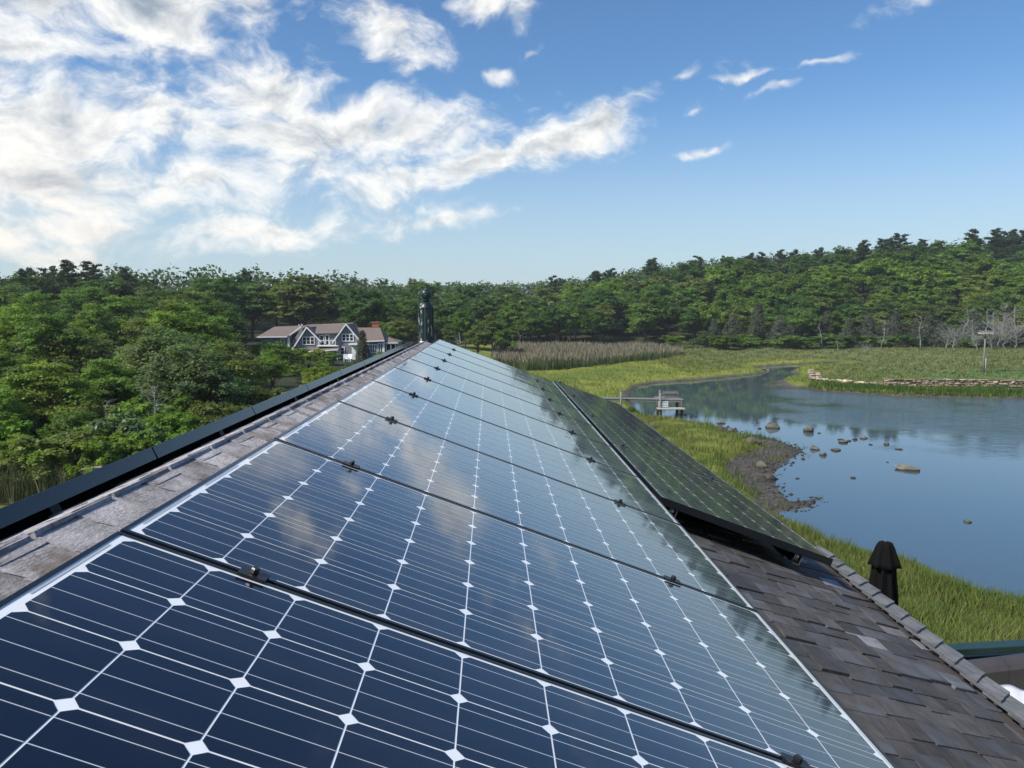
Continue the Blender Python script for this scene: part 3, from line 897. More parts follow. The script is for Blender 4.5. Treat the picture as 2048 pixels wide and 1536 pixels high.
def broadleaf(seed, H=10.0, RX=3.7, zb=2.2, nlobe=34, nleaf=14000, ls=0.13, flat=1.0, layered=False, twig=0.0):
    rg = np.random.default_rng(seed)
    zc = (H + zb) / 2; rz = (H - zb) / 2
    lobes = []
    for i in range(nlobe):
        d = unit(1, rg)[0]
        if d[2] < -0.55: d[2] *= -0.6
        f = rg.uniform(0.45, 0.86)
        c = np.array([d[0] * RX * f, d[1] * RX * f, zc + d[2] * rz * f * 0.95])
        # wider below the middle, like an open-grown crown
        k = 1.0 - 0.25 * max(0, d[2])
        c[:2] *= k
        r = rg.uniform(0.20, 0.36) * RX * (1.0 - 0.25 * max(d[2], 0))
        lobes.append((c, r, rg.uniform(0.72, 1.25), rg.uniform(-0.1, 0.1)))
    wts = np.array([l[1] ** 2 for l in lobes]); wts /= wts.sum()
    V = []; CO = []
    for (c, r, tone, hue), wt in zip(lobes, wts):
        # each lobe is a handful of sprays
        n = int(nleaf * wt); ns = max(5, int(n / 26))
        d = unit(ns, rg); d[:, 2] = np.where(d[:, 2] < -0.35, -d[:, 2], d[:, 2])
        zs = 0.62 if layered else 0.85
        sc = c + d * r * rg.uniform(0.45, 1.08, (ns, 1)) * np.array([1.1, 1.1, zs])
        k = np.repeat(np.arange(ns), max(1, n // ns))
        sr = r * 0.23
        off = rg.normal(size=(len(k), 3)) * sr * np.array([1.0, 1.0, 0.38 if layered else 0.55])
        p = sc[k] + off
        nm = d[k] * 0.55 + np.array([0, 0, 0.60]) + rg.normal(size=(len(k), 3)) * 0.36
        sz = ls * rg.uniform(0.6, 1.35, len(k))
        V.append(leaf_quads(p, nm, sz, rg))
        tv = tone * rg.uniform(0.75, 1.28, (len(k), 1)) * rg.uniform(0.85, 1.15, (ns, 1))[k]
        colr = np.array([1 + hue, 1.0, 1 - hue]) * tv
        CO.append(colr)
    crown = quads('crown', np.concatenate(V), np.concatenate(CO), M['leaf'])
    tb = MB()
    lean = rg.normal(size=2) * 0.25
    tops = (lean[0], lean[1], H * 0.62)
    tp = limb_pts((0, 0, -0.4), tops, rg, 6, 0.0)
    tb.tube(tp, [0.24 * (1 - 0.75 * i / 6) * H / 10 for i in range(7)], 7)
    order = rg.permutation(len(lobes))[:16]
    for i in order:
        c = lobes[i][0]
        f = min(0.95, max(0.25, (c[2] - 1.2) / (H * 0.62) * 0.62))
        j = min(5, int(f * 6)); fr = f * 6 - j
        st_ = np.array(tp[j]) * (1 - fr) + np.array(tp[j + 1]) * fr
        tb.tube(limb_pts(st_, c, rg, 4), [0.085 * (1 - 0.78 * k / 4) * H / 10 for k in range(5)], 5)
    return crown, tb.mesh('trunk', M['bark'], True)
def pine(seed, H=12.0, R0=3.0, nleaf=15000, ls=0.21, zb=0.16, gaps=0.35):
    rg = np.random.default_rng(seed)
    tb = MB(); tp = limb_pts((0, 0, -0.4), (rg.normal() * 0.2, rg.normal() * 0.2, H * 0.97), rg, 6, 0)
    tb.tube(tp, [0.22 * (1 - 0.9 * i / 6) for i in range(7)], 6)
    V = []; CO = []
    nb = 84
    for i in range(nb):
        f = zb + (1 - zb) * (i + rg.uniform(0, 0.8)) / nb
        z0 = f * H * 0.97
        th = rg.uniform(0, 2 * math.pi)
        L = R0 * (1.05 - 0.8 * ((f - zb) / (1 - zb)) ** 1.3) * rg.uniform(0.45, 1.15)
        if rg.random() < gaps * 0.4: L *= 0.5
        up = rg.uniform(0.02, 0.28) * L
        e = np.array([math.cos(th) * L, math.sin(th) * L, z0 + up]); s_ = np.array([0, 0, z0])
        tb.tube(limb_pts(s_, e, rg, 3, -0.05), [0.05, 0.035, 0.02, 0.01], 4)
        n = int(nleaf / nb * (0.5 + L / R0))
        tt = rg.uniform(0.35, 1.05, n) ** 0.8
        p = s_ + (e - s_) * tt[:, None]
        lat = np.array([-math.sin(th), math.cos(th), 0])
        p = p + lat * rg.normal(size=(n, 1)) * L * 0.24 * (0.4 + tt[:, None]) + np.array([0, 0, 1]) * np.abs(rg.normal(size=(n, 1))) * 0.14
        nm = np.array([0, 0, 0.9]) + rg.normal(size=(n, 3)) * 0.6
        V.append(leaf_quads(p, nm, ls * rg.uniform(0.6, 1.3, n), rg, 0.34))
        CO.append(np.ones((n, 3)) * rg.uniform(0.7, 1.25) * rg.uniform(0.8, 1.2, (n, 1)))
    return quads('crown', np.concatenate(V), np.concatenate(CO), M['leaf']), tb.mesh('trunk', M['bark'], True)
def cedar(seed, H=7.0, R0=2.0, nleaf=5200, ls=0.16):
    rg = np.random.default_rng(seed)
    n = nleaf
    ns = 190
    f = rg.uniform(0.03, 1, ns) ** 0.85
    prof = np.where(f < 0.25, 0.72 + 1.1 * f, (1.0 - (f - 0.25) / 0.75) ** 0.75)
    th = rg.uniform(0, 2 * math.pi, ns)
    rr = R0 * np.maximum(prof, 0.06) * rg.uniform(0.5, 1.1, ns) * (1 + 0.18 * np.sin(th * 3 + seed))
    sc = np.stack([np.cos(th) * rr, np.sin(th) * rr, f * H], 1)
    k = rg.integers(0, ns, n)
    p = sc[k] + rg.normal(size=(n, 3)) * np.array([0.22, 0.22, 0.26])
    nm = np.stack([np.cos(th[k]), np.sin(th[k]), np.full(n, 0.5)], 1) + rg.normal(size=(n, 3)) * 0.55
    V = leaf_quads(p, nm, ls * rg.uniform(0.6, 1.3, n), rg, 0.45)
    CO = np.ones((n, 3)) * (rg.uniform(0.7, 1.25, ns)[k] * rg.uniform(0.8, 1.2, n))[:, None]
    tb = MB().tube([(0, 0, -0.3), (0.03, 0, H * 0.5), (0, 0.02, H * 0.96)], [0.14, 0.09, 0.02], 6)
    return quads('crown', V, CO, M['leaf']), tb.mesh('trunk', M['bark'], True)
def snag(seed, H=6.0, spread=0.45, nb=26, bushy=False):
    rg = np.random.default_rng(seed)
    tr = MB(); br = MB()
    tp = limb_pts((0, 0, -0.3), (rg.normal() * 0.3, rg.normal() * 0.3, H * (0.55 if bushy else 1.0)), rg, 6, 0)
    tr.tube(tp, [0.10 * (1 - 0.85 * i / 6) * H / 6 for i in range(7)], 6)
    for i in range(nb):
        f = rg.uniform(0.18, 0.98); j = min(5, int(f * 6)); fr = f * 6 - j
        s_ = np.array(tp[j]) * (1 - fr) + np.array(tp[j + 1]) * fr
        th = rg.uniform(0, 2 * math.pi); L = H * spread * rg.uniform(0.3, 1.0) * (1.1 - 0.6 * f)
        e = s_ + np.array([math.cos(th) * L, math.sin(th) * L, rg.uniform(0.1, 0.9) * L + (H * 0.22 if bushy else 0)])
        pts = limb_pts(s_, e, rg, 4, -0.08)
        br.tube(pts, [0.026 * H / 6, 0.02 * H / 6, 0.014 * H / 6, 0.009 * H / 6, 0.004 * H / 6], 4)
        for q in range(5):
            a = np.array(pts[rg.integers(1, 5)]); d = unit(1, rg)[0]; d[2] = abs(d[2])
            br.tube([tuple(a), tuple(a + d * L * 0.25), tuple(a + d * L * 0.42 + rg.normal(size=3) * 0.05)], [0.014 * H / 6, 0.01 * H / 6, 0.004 * H / 6], 3)
    return br.mesh('branches', M['snag']), tr.mesh('trunk', M['snag'], True)

NEARB = [broadleaf(100 + i, nlobe=64, nleaf=19000, ls=0.125, RX=3.5 + 0.25 * (i % 3), zb=0.5, layered=(i % 3 == 1)) for i in range(5)]
FARB = [broadleaf(200 + i, H=14.0, RX=5.3 + 0.5 * (i % 3), zb=0.8, nlobe=58, nleaf=11500, ls=0.27, layered=(i % 2 == 0)) for i in range(6)]
PINE = [pine(300 + i, R0=3.6 + 0.4 * i) for i in range(4)]
CEDAR = [cedar(400 + i, R0=1.7 + 0.3 * i) for i in range(3)]
SNAG = [snag(500, 6.0), snag(501, 7.5, 0.3, 20), snag(502, 5.0, 0.6, 34, True), snag(503, 4.0, 0.3, 10)]
SNAG_ONE = SNAG[3]
BUSH = [broadleaf(600 + i, H=3.0, RX=1.9, zb=0.1, nlobe=22, nleaf=4200, ls=0.10) for i in range(3)]

TREES = []      # (name, proto, x, y, z, scale xyz, rot, colour, kind words, zone)
def plant(name, proto, x, y, z, sx, sz, rot, col, words_, zone, cat='tree'):
    TREES.append(dict(name=name, proto=proto, loc=(x, y, z), s=(sx, sx, sz), rot=rot, col=col, w=words_, zone=zone, cat=cat))
rt = random.Random(21)
G_MID = (0.115, 0.200, 0.038); G_DARK = (0.078, 0.147, 0.035); G_BRIGHT = (0.156, 0.250, 0.040); G_YEL = (0.205, 0.267, 0.048); G_OLIVE = (0.146, 0.192, 0.054); G_GREY = (0.136, 0.183, 0.078)
PALE = {G_MID: 'mid-green', G_DARK: 'dark green', G_BRIGHT: 'bright green', G_YEL: 'yellow-green', G_OLIVE: 'olive green', G_GREY: 'grey-green'}
def jitter(c, k=0.16):
    f = rt.uniform(1 - k, 1 + k); return (c[0] * f * rt.uniform(0.92, 1.08), c[1] * f, c[2] * f * rt.uniform(0.9, 1.1), 1)

# --- the wood on the right-hand hill, front edge to crest
rows = [(184, 10), (193, 12), (203, 13), (214, 14), (226, 14.5), (239, 15), (253, 15.5), (266, 15.5)]
for ri, (Y, hgt_) in enumerate(rows):
    sp_ = 7.6 + 0.35 * ri
    x0, x1 = (800 - 979) / FPX * Y, (2130 - 979) / FPX * Y
    if ri < 1: x0 = (1010 - 979) / FPX * Y
    n = int((x1 - x0) / sp_)
    for i in range(n + 1):
        x = x0 + (i + rt.uniform(0.15, 0.85)) * sp_
        y = Y + rt.uniform(-4, 4)
        h_ = hgt_ * rt.uniform(0.82, 1.12)
        px = 979 + FPX * x / y
        top_frac = ri / 7
        if ri >= 6 and rt.random() < 0.5 and px > 1050:
            pr = rt.choice(PINE); col = jitter((0.058, 0.092, 0.044)); nm_, wd_ = 'pine_tree', 'dark pine'
            plant(nm_, pr, x, y, gz(x, y), (h_ / 12) * rt.uniform(0.9, 1.2), (h_ + 1.5) / 12, rt.uniform(0, 6.28), col, wd_, ri)
            continue
        pr = rt.choice(FARB)
        if px > 1500 and 2 <= ri <= 4: c0 = rt.choice([G_BRIGHT, G_BRIGHT, G_YEL, G_MID])
        elif px < 1050: c0 = rt.choice([G_DARK, G_DARK, G_MID, G_OLIVE])
        elif ri >= 5: c0 = rt.choice([G_DARK, G_DARK, G_MID])
        else: c0 = rt.choice([G_MID, G_MID, G_BRIGHT, G_DARK, G_OLIVE])
        plant('broadleaf_tree', pr, x, y, gz(x, y), h_ / 14 * rt.uniform(0.95, 1.2), h_ / 14, rt.uniform(0, 6.28), jitter(c0), PALE[c0] + ' broadleaf', ri)
# --- the middle gap behind the finial
for (px, ytop, Y, c0) in [(800, 622, 128, G_OLIVE), (770, 640, 124, G_BRIGHT), (900, 590, 150, G_DARK), (870, 585, 165, G_DARK), (930, 612, 145, G_MID), (985, 622, 128, G_OLIVE), (955, 640, 122, G_OLIVE), (1010, 650, 126, G_MID), (840, 592, 158, G_DARK), (1060, 610, 160, G_DARK), (1040, 590, 176, G_MID), (1110, 600, 172, G_DARK), (780, 600, 150, G_DARK), (750, 585, 172, G_DARK), (1150, 596, 178, G_MID), (905, 640, 140, G_DARK)]:
    x = (px - 979) / FPX * Y; g0 = gz(x, Y); h_ = HC + (619 - ytop) / FPX * Y - g0
    plant('broadleaf_tree', rt.choice(FARB), x, Y, g0, h_ / 14 * rt.uniform(0.9, 1.1), h_ / 14, rt.uniform(0, 6.28), jitter(c0), PALE[c0] + ' broadleaf', 'mid')
# --- skyline pines, singled out against the sky
for (px, ytop, Y, s_) in [(1105, 552, 262, .9), (1190, 543, 262, 1.0), (1215, 540, 264, .8), (1302, 517, 262, 1.3), (1395, 512, 264, 1.2), (1450, 512, 264, .9), (1500, 507, 265, .8), (1590, 500, 266, .8), (1640, 496, 266, .9), (1725, 487, 266, .8), (1805, 467, 262, 1.2), (1850, 478, 266, .9), (1948, 458, 262, 1.6), (2012, 462, 266, 1.0), (2040, 470, 262, 1.3)]:
    x = (px - 979) / FPX * Y; g0 = gz(x, Y); h_ = HC + (619 - ytop) / FPX * Y - g0
    plant('pine_tree', rt.choice(PINE), x, Y, g0, h_ / 12 * 0.9 * s_ ** 0.5, h_ / 12, rt.uniform(0, 6.28), jitter((0.054, 0.088, 0.044)), 'tall pine', 'crest')
for (px, ytop, Y, s_) in [(75, 538, 150, 1.1), (118, 535, 152, 1.0), (160, 524, 150, 1.5), (205, 527, 154, 1.2), (268, 537, 158, .8), (410, 548, 172, .8), (505, 543, 174, .8), (585, 556, 174, .7), (862, 570, 176, .7), (935, 572, 250, .7), (955, 571, 250, .9), (30, 560, 150, 1.0)]:
    x = (px - 979) / FPX * Y; g0 = gz(x, Y); h_ = HC + (619 - ytop) / FPX * Y - g0
    plant('pine_tree', rt.choice(PINE), x, Y, g0, h_ / 12 * 0.85 * s_ ** 0.5, h_ / 12, rt.uniform(0, 6.28), jitter((0.050, 0.082, 0.040)), 'tall pine', 'leftcrest')
# --- grey-green cedars standing along the front edge on the right
for (px, ytop, Y, kx) in [(1470, 632, 176, 1.2), (1510, 640, 176, 1.0), (1565, 635, 174, 1.3), (1590, 645, 178, 1.0), (1705, 640, 172, 1.2), (1745, 632, 174, 1.1), (1840, 640, 173, 1.0), (1870, 632, 176, 1.2), (1895, 645, 172, 1.0), (1960, 622, 178, 1.2), (1520, 610, 180, 1.0), (1660, 625, 182, 1.1), (1430, 640, 178, 1.0), (1800, 628, 182, 1.2), (2030, 630, 180, 1.1)]:
    x = (px - 979) / FPX * Y; g0 = gz(x, Y); h_ = HC + (619 - ytop) / FPX * Y - g0
    plant('cedar_tree', rt.choice(CEDAR), x, Y, g0, h_ / 7 * kx, h_ / 7, rt.uniform(0, 6.28), jitter((0.105, 0.125, 0.085)), 'grey-green cedar', 'edge')
# --- left side: trees from just beyond the roof back to the ridge line
lrows = [(47, 6.0, 4.6), (58, 7.0, 5.2), (70, 8.0, 5.8), (84, 9.0, 6.4), (100, 9.8, 7.0), (118, 10.5, 7.6), (138, 11.5, 8.2), (158, 12, 8.8), (176, 12.5, 9.2)]
for ri, (Y, hgt_, sp_) in enumerate(lrows):
    pmax = [470, 500, 490, 490, 490, 490, 740, 790, 830][ri]
    x0, x1 = (-120 - 979) / FPX * Y, (pmax - 979) / FPX * Y
    n = int((x1 - x0) / sp_)
    for i in range(n + 1):
        x = x0 + (i + rt.uniform(0.1, 0.9)) * (x1 - x0) / (n + 1); y = Y + rt.uniform(-3, 3)
        h_ = hgt_ * rt.uniform(0.85, 1.15)
        px = 979 + FPX * x / y
        if ri < 5: c0 = rt.choice([G_MID, G_BRIGHT, G_YEL, G_OLIVE, G_GREY, G_MID] if px < 300 else [G_MID, G_BRIGHT, G_OLIVE, G_GREY, G_DARK])
        else: c0 = rt.choice([G_DARK, G_DARK, G_MID, G_OLIVE])
        pr = rt.choice(NEARB) if ri < 6 else rt.choice(FARB)
        hb_ = 10 if ri < 6 else 14
        plant('broadleaf_tree', pr, x, y, gz(x, y), h_ / hb_ * rt.uniform(0.95, 1.25), h_ / hb_, rt.uniform(0, 6.28), jitter(c0), PALE[c0] + ' broadleaf', 'L%d' % ri)
# singled-out trees of the left foreground
for (px, ytop, Y, c0, kx, wd_) in [(95, 695, 39, G_YEL, 1.25, 'large yellow-green'), (225, 690, 44, G_BRIGHT, 1.0, 'bright green layered'), (390, 672, 43, G_GREY, 1.35, 'large grey-green'), (545, 690, 62, G_BRIGHT, 1.1, 'bright green'), (640, 712, 55, G_YEL, 1.0, 'low yellow-green'), (470, 745, 50, G_OLIVE, 1.0, 'brownish olive'), (300, 770, 40, G_GREY, .7, 'small grey-green'), (10, 760, 36, G_BRIGHT, .9, 'bright green'), (560, 760, 46, G_OLIVE, .9, 'low olive'), (150, 800, 34, G_MID, 1.0, 'dense mid-green'), (40, 850, 32, G_BRIGHT, 1.2, 'low bright green'), (340, 800, 37, G_MID, 1.0, 'low mid-green'), (440, 720, 47, G_MID, 1.0, 'rounded mid-green')]:
    x = (px - 979) / FPX * Y; g0 = gz(x, Y); h_ = HC + (619 - ytop) / FPX * Y - g0
    plant('broadleaf_tree', rt.choice(NEARB), x, Y, g0, h_ / 10 * kx, h_ / 10, rt.uniform(0, 6.28), jitter(c0, .06), wd_ + ' tree', 'fore')
for (px, ytop, Y, kx) in [(727, 664, 84, .8)]:
    x = (px - 979) / FPX * Y; g0 = gz(x, Y); h_ = HC + (619 - ytop) / FPX * Y - g0
    plant('cedar_tree', rt.choice(CEDAR), x, Y, g0, h_ / 7 * kx, h_ / 7, rt.uniform(0, 6.28), jitter((0.08, 0.085, 0.055)), 'sparse brownish cedar before the grey house,', 'house')
# low bushes below the left trees, along the wood's edge, round the house
for i in range(84):
    Y = rt.uniform(30, 50); px = rt.uniform(-60, 570) * min(1, 0.45 + 0.55 * (Y - 29) / 9)
    x = (px - 979) / FPX * Y
    c0 = rt.choice([G_MID, G_OLIVE, G_BRIGHT, G_GREY])
    s_ = rt.uniform(0.6, 1.15)
    plant('bush', rt.choice(BUSH), x, Y, gz(x, Y) - 0.05, s_, s_ * rt.uniform(0.8, 1.2), rt.uniform(0, 6.28), jitter(c0), PALE[c0] + ' bush', 'bushL', 'bush')
for i in range(34):
    px = rt.uniform(1340, 2090); Y = rt.uniform(166, 178)
    x = (px - 979) / FPX * Y
    c0 = rt.choice([G_MID, G_BRIGHT, G_DARK])
    s_ = rt.uniform(0.8, 1.6)
    plant('bush', rt.choice(BUSH), x, Y, gz(x, Y) - 0.1, s_ * 1.4, s_ * 0.8, rt.uniform(0, 6.28), jitter(c0), PALE[c0] + ' bush', 'bushR', 'bush')
for (px, Y, s_) in [(620, 92, .8), (655, 90, .75), (585, 90, .95), (700, 88, .5), (740, 92, .6), (765, 104, .6), (555, 84, 1.2), (600, 76, .7), (680, 80, .5), (535, 88, 1.35), (640, 97, .85), (612, 96, .9), (577, 94, 1.1), (668, 98, .7)]:
    x = (px - 979) / FPX * Y
    c0 = rt.choice([G_BRIGHT, G_MID, G_YEL])
    plant('bush', rt.choice(BUSH), x, Y, gz(x, Y) - 0.1, s_, s_, rt.uniform(0, 6.28), jitter(c0), PALE[c0] + ' bush', 'bushH', 'bush')
# dead trees
for (px, ytop, Y, k_, wd_) in [(1652, 645, 168, 3, 'bare grey dead trunk'), (1683, 664, 166, 3, 'short bare grey dead trunk'), (1775, 640, 165, 0, 'bare grey dead tree'), (1855, 632, 168, 1, 'thin bare dead tree'), (1925, 640, 166, 2, 'wide bare bleached dead tree'), (1945, 615, 178, 1, 'tall thin bleached dead tree'), (1985, 618, 172, 1, 'forked bleached dead tree'), (2000, 650, 164, 2, 'bare bleached dead tree'), (2030, 630, 166, 2, 'dense bleached dead tree'), (2042, 615, 170, 0, 'tall bleached dead tree'), (1740, 682, 156, 2, 'low fallen grey dead tree'), (2015, 640, 170, 0, 'bare grey dead tree'), (1970, 655, 160, 2, 'low bleached dead tree'), (2022, 610, 176, 0, 'tall slim bleached dead tree'), (1998, 625, 174, 0, 'pale branching dead tree'), (2052, 625, 168, 2, 'spreading bleached dead tree'), (1958, 640, 170, 0, 'short pale dead tree'), (1910, 650, 168, 2, 'twiggy grey dead tree'), (305, 770, 38, 0, 'bare grey dead tree'), (215, 800, 37, 1, 'thin bare grey dead tree'), (906, 664, 60, 3, 'weathered leaning grey dead trunk')]:
    x = (px - 979) / FPX * Y; g0 = gz(x, Y); h_ = HC + (619 - ytop) / FPX * Y - g0
    H0 = (6.0, 7.5, 5.0, 4.0)[k_]
    plant('dead_tree', SNAG[k_], x, Y, g0, max(h_, 2.0) / H0 * (1.5 if k_ == 2 else 1.1), h_ / H0, rt.uniform(0, 6.28), (1, 1, 1, 1), wd_, 'dead')

WHERE = [(300, 'at the left edge'), (520, 'left of the grey house'), (800, 'over the grey house'), (1000, 'round the green finial'), (1340, 'over the reed bed'), (1560, 'behind the creek bend'), (1800, 'behind the stone wall'), (3000, 'behind the nest pole')]
ROWN = {0: 'front hill row', 1: 'second hill row', 2: 'third hill row', 3: 'middle hill row', 4: 'fifth hill row', 5: 'upper hill row', 6: 'row below the crest', 7: 'hill crest', 'mid': 'hollow', 'crest': 'right skyline', 'leftcrest': 'left skyline', 'edge': 'meadow edge', 'fore': 'left foreground', 'house': 'garden', 'bushL': 'beyond the black panel edge', 'bushR': 'meadow edge', 'bushH': 'garden', 'dead': 'dead trees'}
for i in range(9):
    ROWN['L%d' % i] = ['nearest', 'second', 'third', 'fourth', 'fifth', 'sixth', 'seventh', 'eighth', 'farthest'][i] + ' left-hand row'
groups = {}
for T in TREES:
    T['px'] = topix(T['loc'])[0]
    where = [w_ for lim, w_ in WHERE if T['px'] < lim][0]
    T['key'] = (T['w'], T['zone'], where)
    groups.setdefault(T['key'], []).append(T)
for key, L in groups.items():
    L.sort(key=lambda T: T['px'])
    wd_, zone, where = key
    for i, T in enumerate(L):
        if zone == 'fore': lab = f'{wd_} of the left foreground, {["", " second", " third", " fourth"][i]}{where}'
        elif zone == 'house': lab = wd_.rstrip(',')
        elif zone == 'dead': lab = f'{wd_} {where}' if len(L) == 1 else f'{wd_} {where}, {ordn(i)} from left'
        else: lab = f'{wd_} in the {ROWN[zone]}, {where}' if zone not in ('bushL',) else f'{wd_} below the left wood {where}'
        if zone not in ('fore', 'house', 'dead') and len(L) > 1: lab += f', {ordn(i)} from left'
        if wd_.split()[-1] == 'broadleaf': lab = lab.replace('broadleaf', 'tree', 1)
        T['label'] = lab
        T['group'] = {'bush': 'bushes', 'tree': 'trees of the woods'}[T['cat']] + ' ' + str(ROWN[zone])
for T in TREES:
    e = tag(empty(T['name'], T['loc'], (0, 0, T['rot'])), T['label'], T['cat'] if T['name'] != 'dead_tree' else 'dead tree', T['group'])
    e.scale = T['s']
    inst('crown' if T['name'] != 'dead_tree' else 'branches', T['proto'][0], e, color=T['col'])
    inst('trunk' if T['cat'] == 'tree' else 'stems', T['proto'][1], e)
print('trees', len(TREES))

# ================================================================== GRASS AND REEDS
def blades(P, h, wd, col, rg, lean=0.35, name='blade'):
    n = len(P)
    th_ = rg.uniform(0, 2 * math.pi, n); ln_ = rg.uniform(0.1, 1, n) * lean
    side = np.stack([np.cos(th_), np.sin(th_), np.zeros(n)], 1)
    th2 = rg.uniform(0, 2 * math.pi, n)
    tip = P + np.stack([np.cos(th2) * ln_ * h, np.sin(th2) * ln_ * h, h], 1)
    mid = P + (tip - P) * 0.5 + np.array([0, 0, 1]) * (h * 0.06)[:, None]
    w2 = wd[:, None]
    return np.stack([P - side * w2 * 0.5, P + side * w2 * 0.5, mid + side * w2 * 0.42, tip], 1), col
def scatter(n, x0, x1, y0, y1, rg, lo=0.0, hi=1e9, clump=0.0):
    x = rg.uniform(x0, x1, n); y = rg.uniform(y0, y1, n)
    sd = shore_sd(x, y); ov = sd - mudw(x, y)
    keep = (ov > lo) & (ov < hi)
    if clump:
        keep &= (wob(x, y, 1.6, 4.0) + rg.uniform(-0.6, 0.6, n)) > clump
    q = np.stack([x, y, ground(x, y, sd)], 1)[keep]
    px, py = topix_v(q)
    vis = (px > 900) & (px < 2500) & (py > 600) & (py < 1600)
    return q[vis], ov[keep][vis]
def topix_v(q):
    q = q - np.array([0, 0, HC]); dep = q @ _F
    return 1024 + FPX * (q @ _R) / dep, 768 - FPX * (q @ _U) / dep
rg = np.random.default_rng(77)
def tint(n, a, b_, rg, f):
    k = np.clip(f + rg.normal(size=n) * 0.22, 0, 1)[:, None]
    return (np.array(a) * (1 - k) + np.array(b_) * k) * rg.uniform(0.75, 1.25, (n, 1))
AV = []; AC = []
def add_grass(n, box_, h0, h1, w0, lo, hi, ca_, cb_, clump=0.0, lean=0.35):
    q, ov = scatter(n, *box_, rg, lo, hi, clump)
    m_ = len(q)
    f = 0.5 + 0.5 * wob(q[:, 0], q[:, 1], 0.35, 2.0)
    hh_ = rg.uniform(h0, h1, m_) * (0.8 + 0.35 * wob(q[:, 0], q[:, 1], 1.1, 6.0))
    v_, c_ = blades(q, hh_, w0 * rg.uniform(0.6, 1.4, m_), tint(m_, ca_, cb_, rg, f), rg, lean)
    AV.append(v_); AC.append(c_)
GA, GB, GD = (0.090, 0.145, 0.030), (0.195, 0.200, 0.058), (0.32, 0.27, 0.15)
add_grass(110000, (6, 22, 13, 35), 0.30, 0.62, 0.022, -0.25, 30, GA, GB, 0.0, 0.6)       # near bank
add_grass(38000, (6, 22, 13, 35), 0.45, 0.80, 0.020, -0.35, 1.3, GA, (0.11, 0.16, 0.03), 0.0, 0.3)
add_grass(16000, (6, 22, 13, 35), 0.25, 0.55, 0.020, 0.5, 30, GD, (0.3, 0.26, 0.15), 0.3, 0.9)
add_grass(60000, (4, 24, 35, 72), 0.25, 0.50, 0.04, -0.05, 14, GA, GB, -0.15, 0.45)     # banks by the dock
add_grass(9000, (12, 26, 35, 72), 0.5, 0.85, 0.04, -0.9, 0.9, (0.06, 0.12, 0.018), (0.10, 0.15, 0.022), 0.35, 0.3)
add_grass(16000, (12, 24, 36, 60), 0.2, 0.5, 0.035, -3.2, 0.0, (0.08, 0.13, 0.03), (0.14, 0.16, 0.045), 0.72, 0.4)
add_grass(5000, (33, 44, 92, 110), 0.3, 0.6, 0.06, -3.2, 0.0, (0.08, 0.13, 0.03), (0.14, 0.16, 0.045), 0.7, 0.4)
add_grass(38000, (4, 60, 72, 150), 0.25, 0.45, 0.08, -0.05, 22, (0.10, 0.165, 0.026), (0.235, 0.24, 0.048), -0.2, 0.5)       # far marsh
add_grass(30000, (36, 75, 80, 96), 0.55, 0.95, 0.07, -0.4, 3.0, (0.045, 0.100, 0.016), (0.085, 0.135, 0.024), 0.0, 0.25)   # bank below the stone wall
GR = quads('marsh_grass', np.concatenate(AV), np.concatenate(AC), M['grass'])
tag(link(bpy.data.objects.new('marsh_grass', GR)), 'bright green salt marsh grass growing on the creek banks', 'grass', kind='stuff')
AV = []; AC = []
add_grass(130000, (30, 130, 92, 182), 0.18, 0.42, 0.13, 3.0, 200, (0.115, 0.145, 0.044), (0.180, 0.190, 0.070), 0.05, 1.3)
add_grass(26000, (30, 130, 100, 182), 0.35, 0.75, 0.16, 5.0, 200, (0.085, 0.125, 0.036), (0.140, 0.150, 0.055), 0.6, 0.9)
GR = quads('meadow_grass', np.concatenate(AV), np.concatenate(AC), M['grass'])
tag(link(bpy.data.objects.new('meadow_grass', GR)), 'rough olive meadow grass and low scrub behind the stone wall', 'grass', kind='stuff')
# reed bed
n = 42000
y = rg.uniform(112, 158, n); px = rg.uniform(985, 1370, n); x = (px - 979) / FPX * y
front = np.interp(px, [985, 1040, 1140, 1240, 1330, 1370], [112, 112, 118, 128, 142, 152])
sd = shore_sd(x, y)
kp = (y > front + 1.5 * wob(x, y, 0.6)) & (sd > 2.0)
q = np.stack([x, y, ground(x, y, sd)], 1)[kp]
hr_ = (1.6 + 0.4 * wob(q[:, 0], q[:, 1], 0.4, 3.0)) * rg.uniform(0.75, 1.15, len(q)) * np.interp(979 + FPX * q[:, 0] / q[:, 1], [985, 1300, 1370], [1.05, 1.0, 0.6])
V1, C1 = blades(q, hr_, 0.09 * rg.uniform(0.6, 1.4, len(q)), tint(len(q), (0.095, 0.145, 0.055), (0.165, 0.180, 0.085), rg, 0.4), rg, 0.14)
s_ = rg.random(len(q)) < 0.42
qp = q[s_] + np.stack([np.zeros(s_.sum()), np.zeros(s_.sum()), hr_[s_] * 0.80], 1)
V2_, C2 = blades(qp, rg.uniform(0.5, 0.95, len(qp)), 0.13 * rg.uniform(0.6, 1.3, len(qp)), tint(len(qp), (0.21, 0.185, 0.135), (0.26, 0.225, 0.17), rg, 0.5), rg, 0.3)
RD = quads('reed_bed', np.concatenate([V1, V2_]), np.concatenate([C1, C2]), M['grass'])
tag(link(bpy.data.objects.new('reed_bed', RD)), 'tall reed bed with pinkish brown plumes at the marsh edge', 'reeds', kind='stuff')
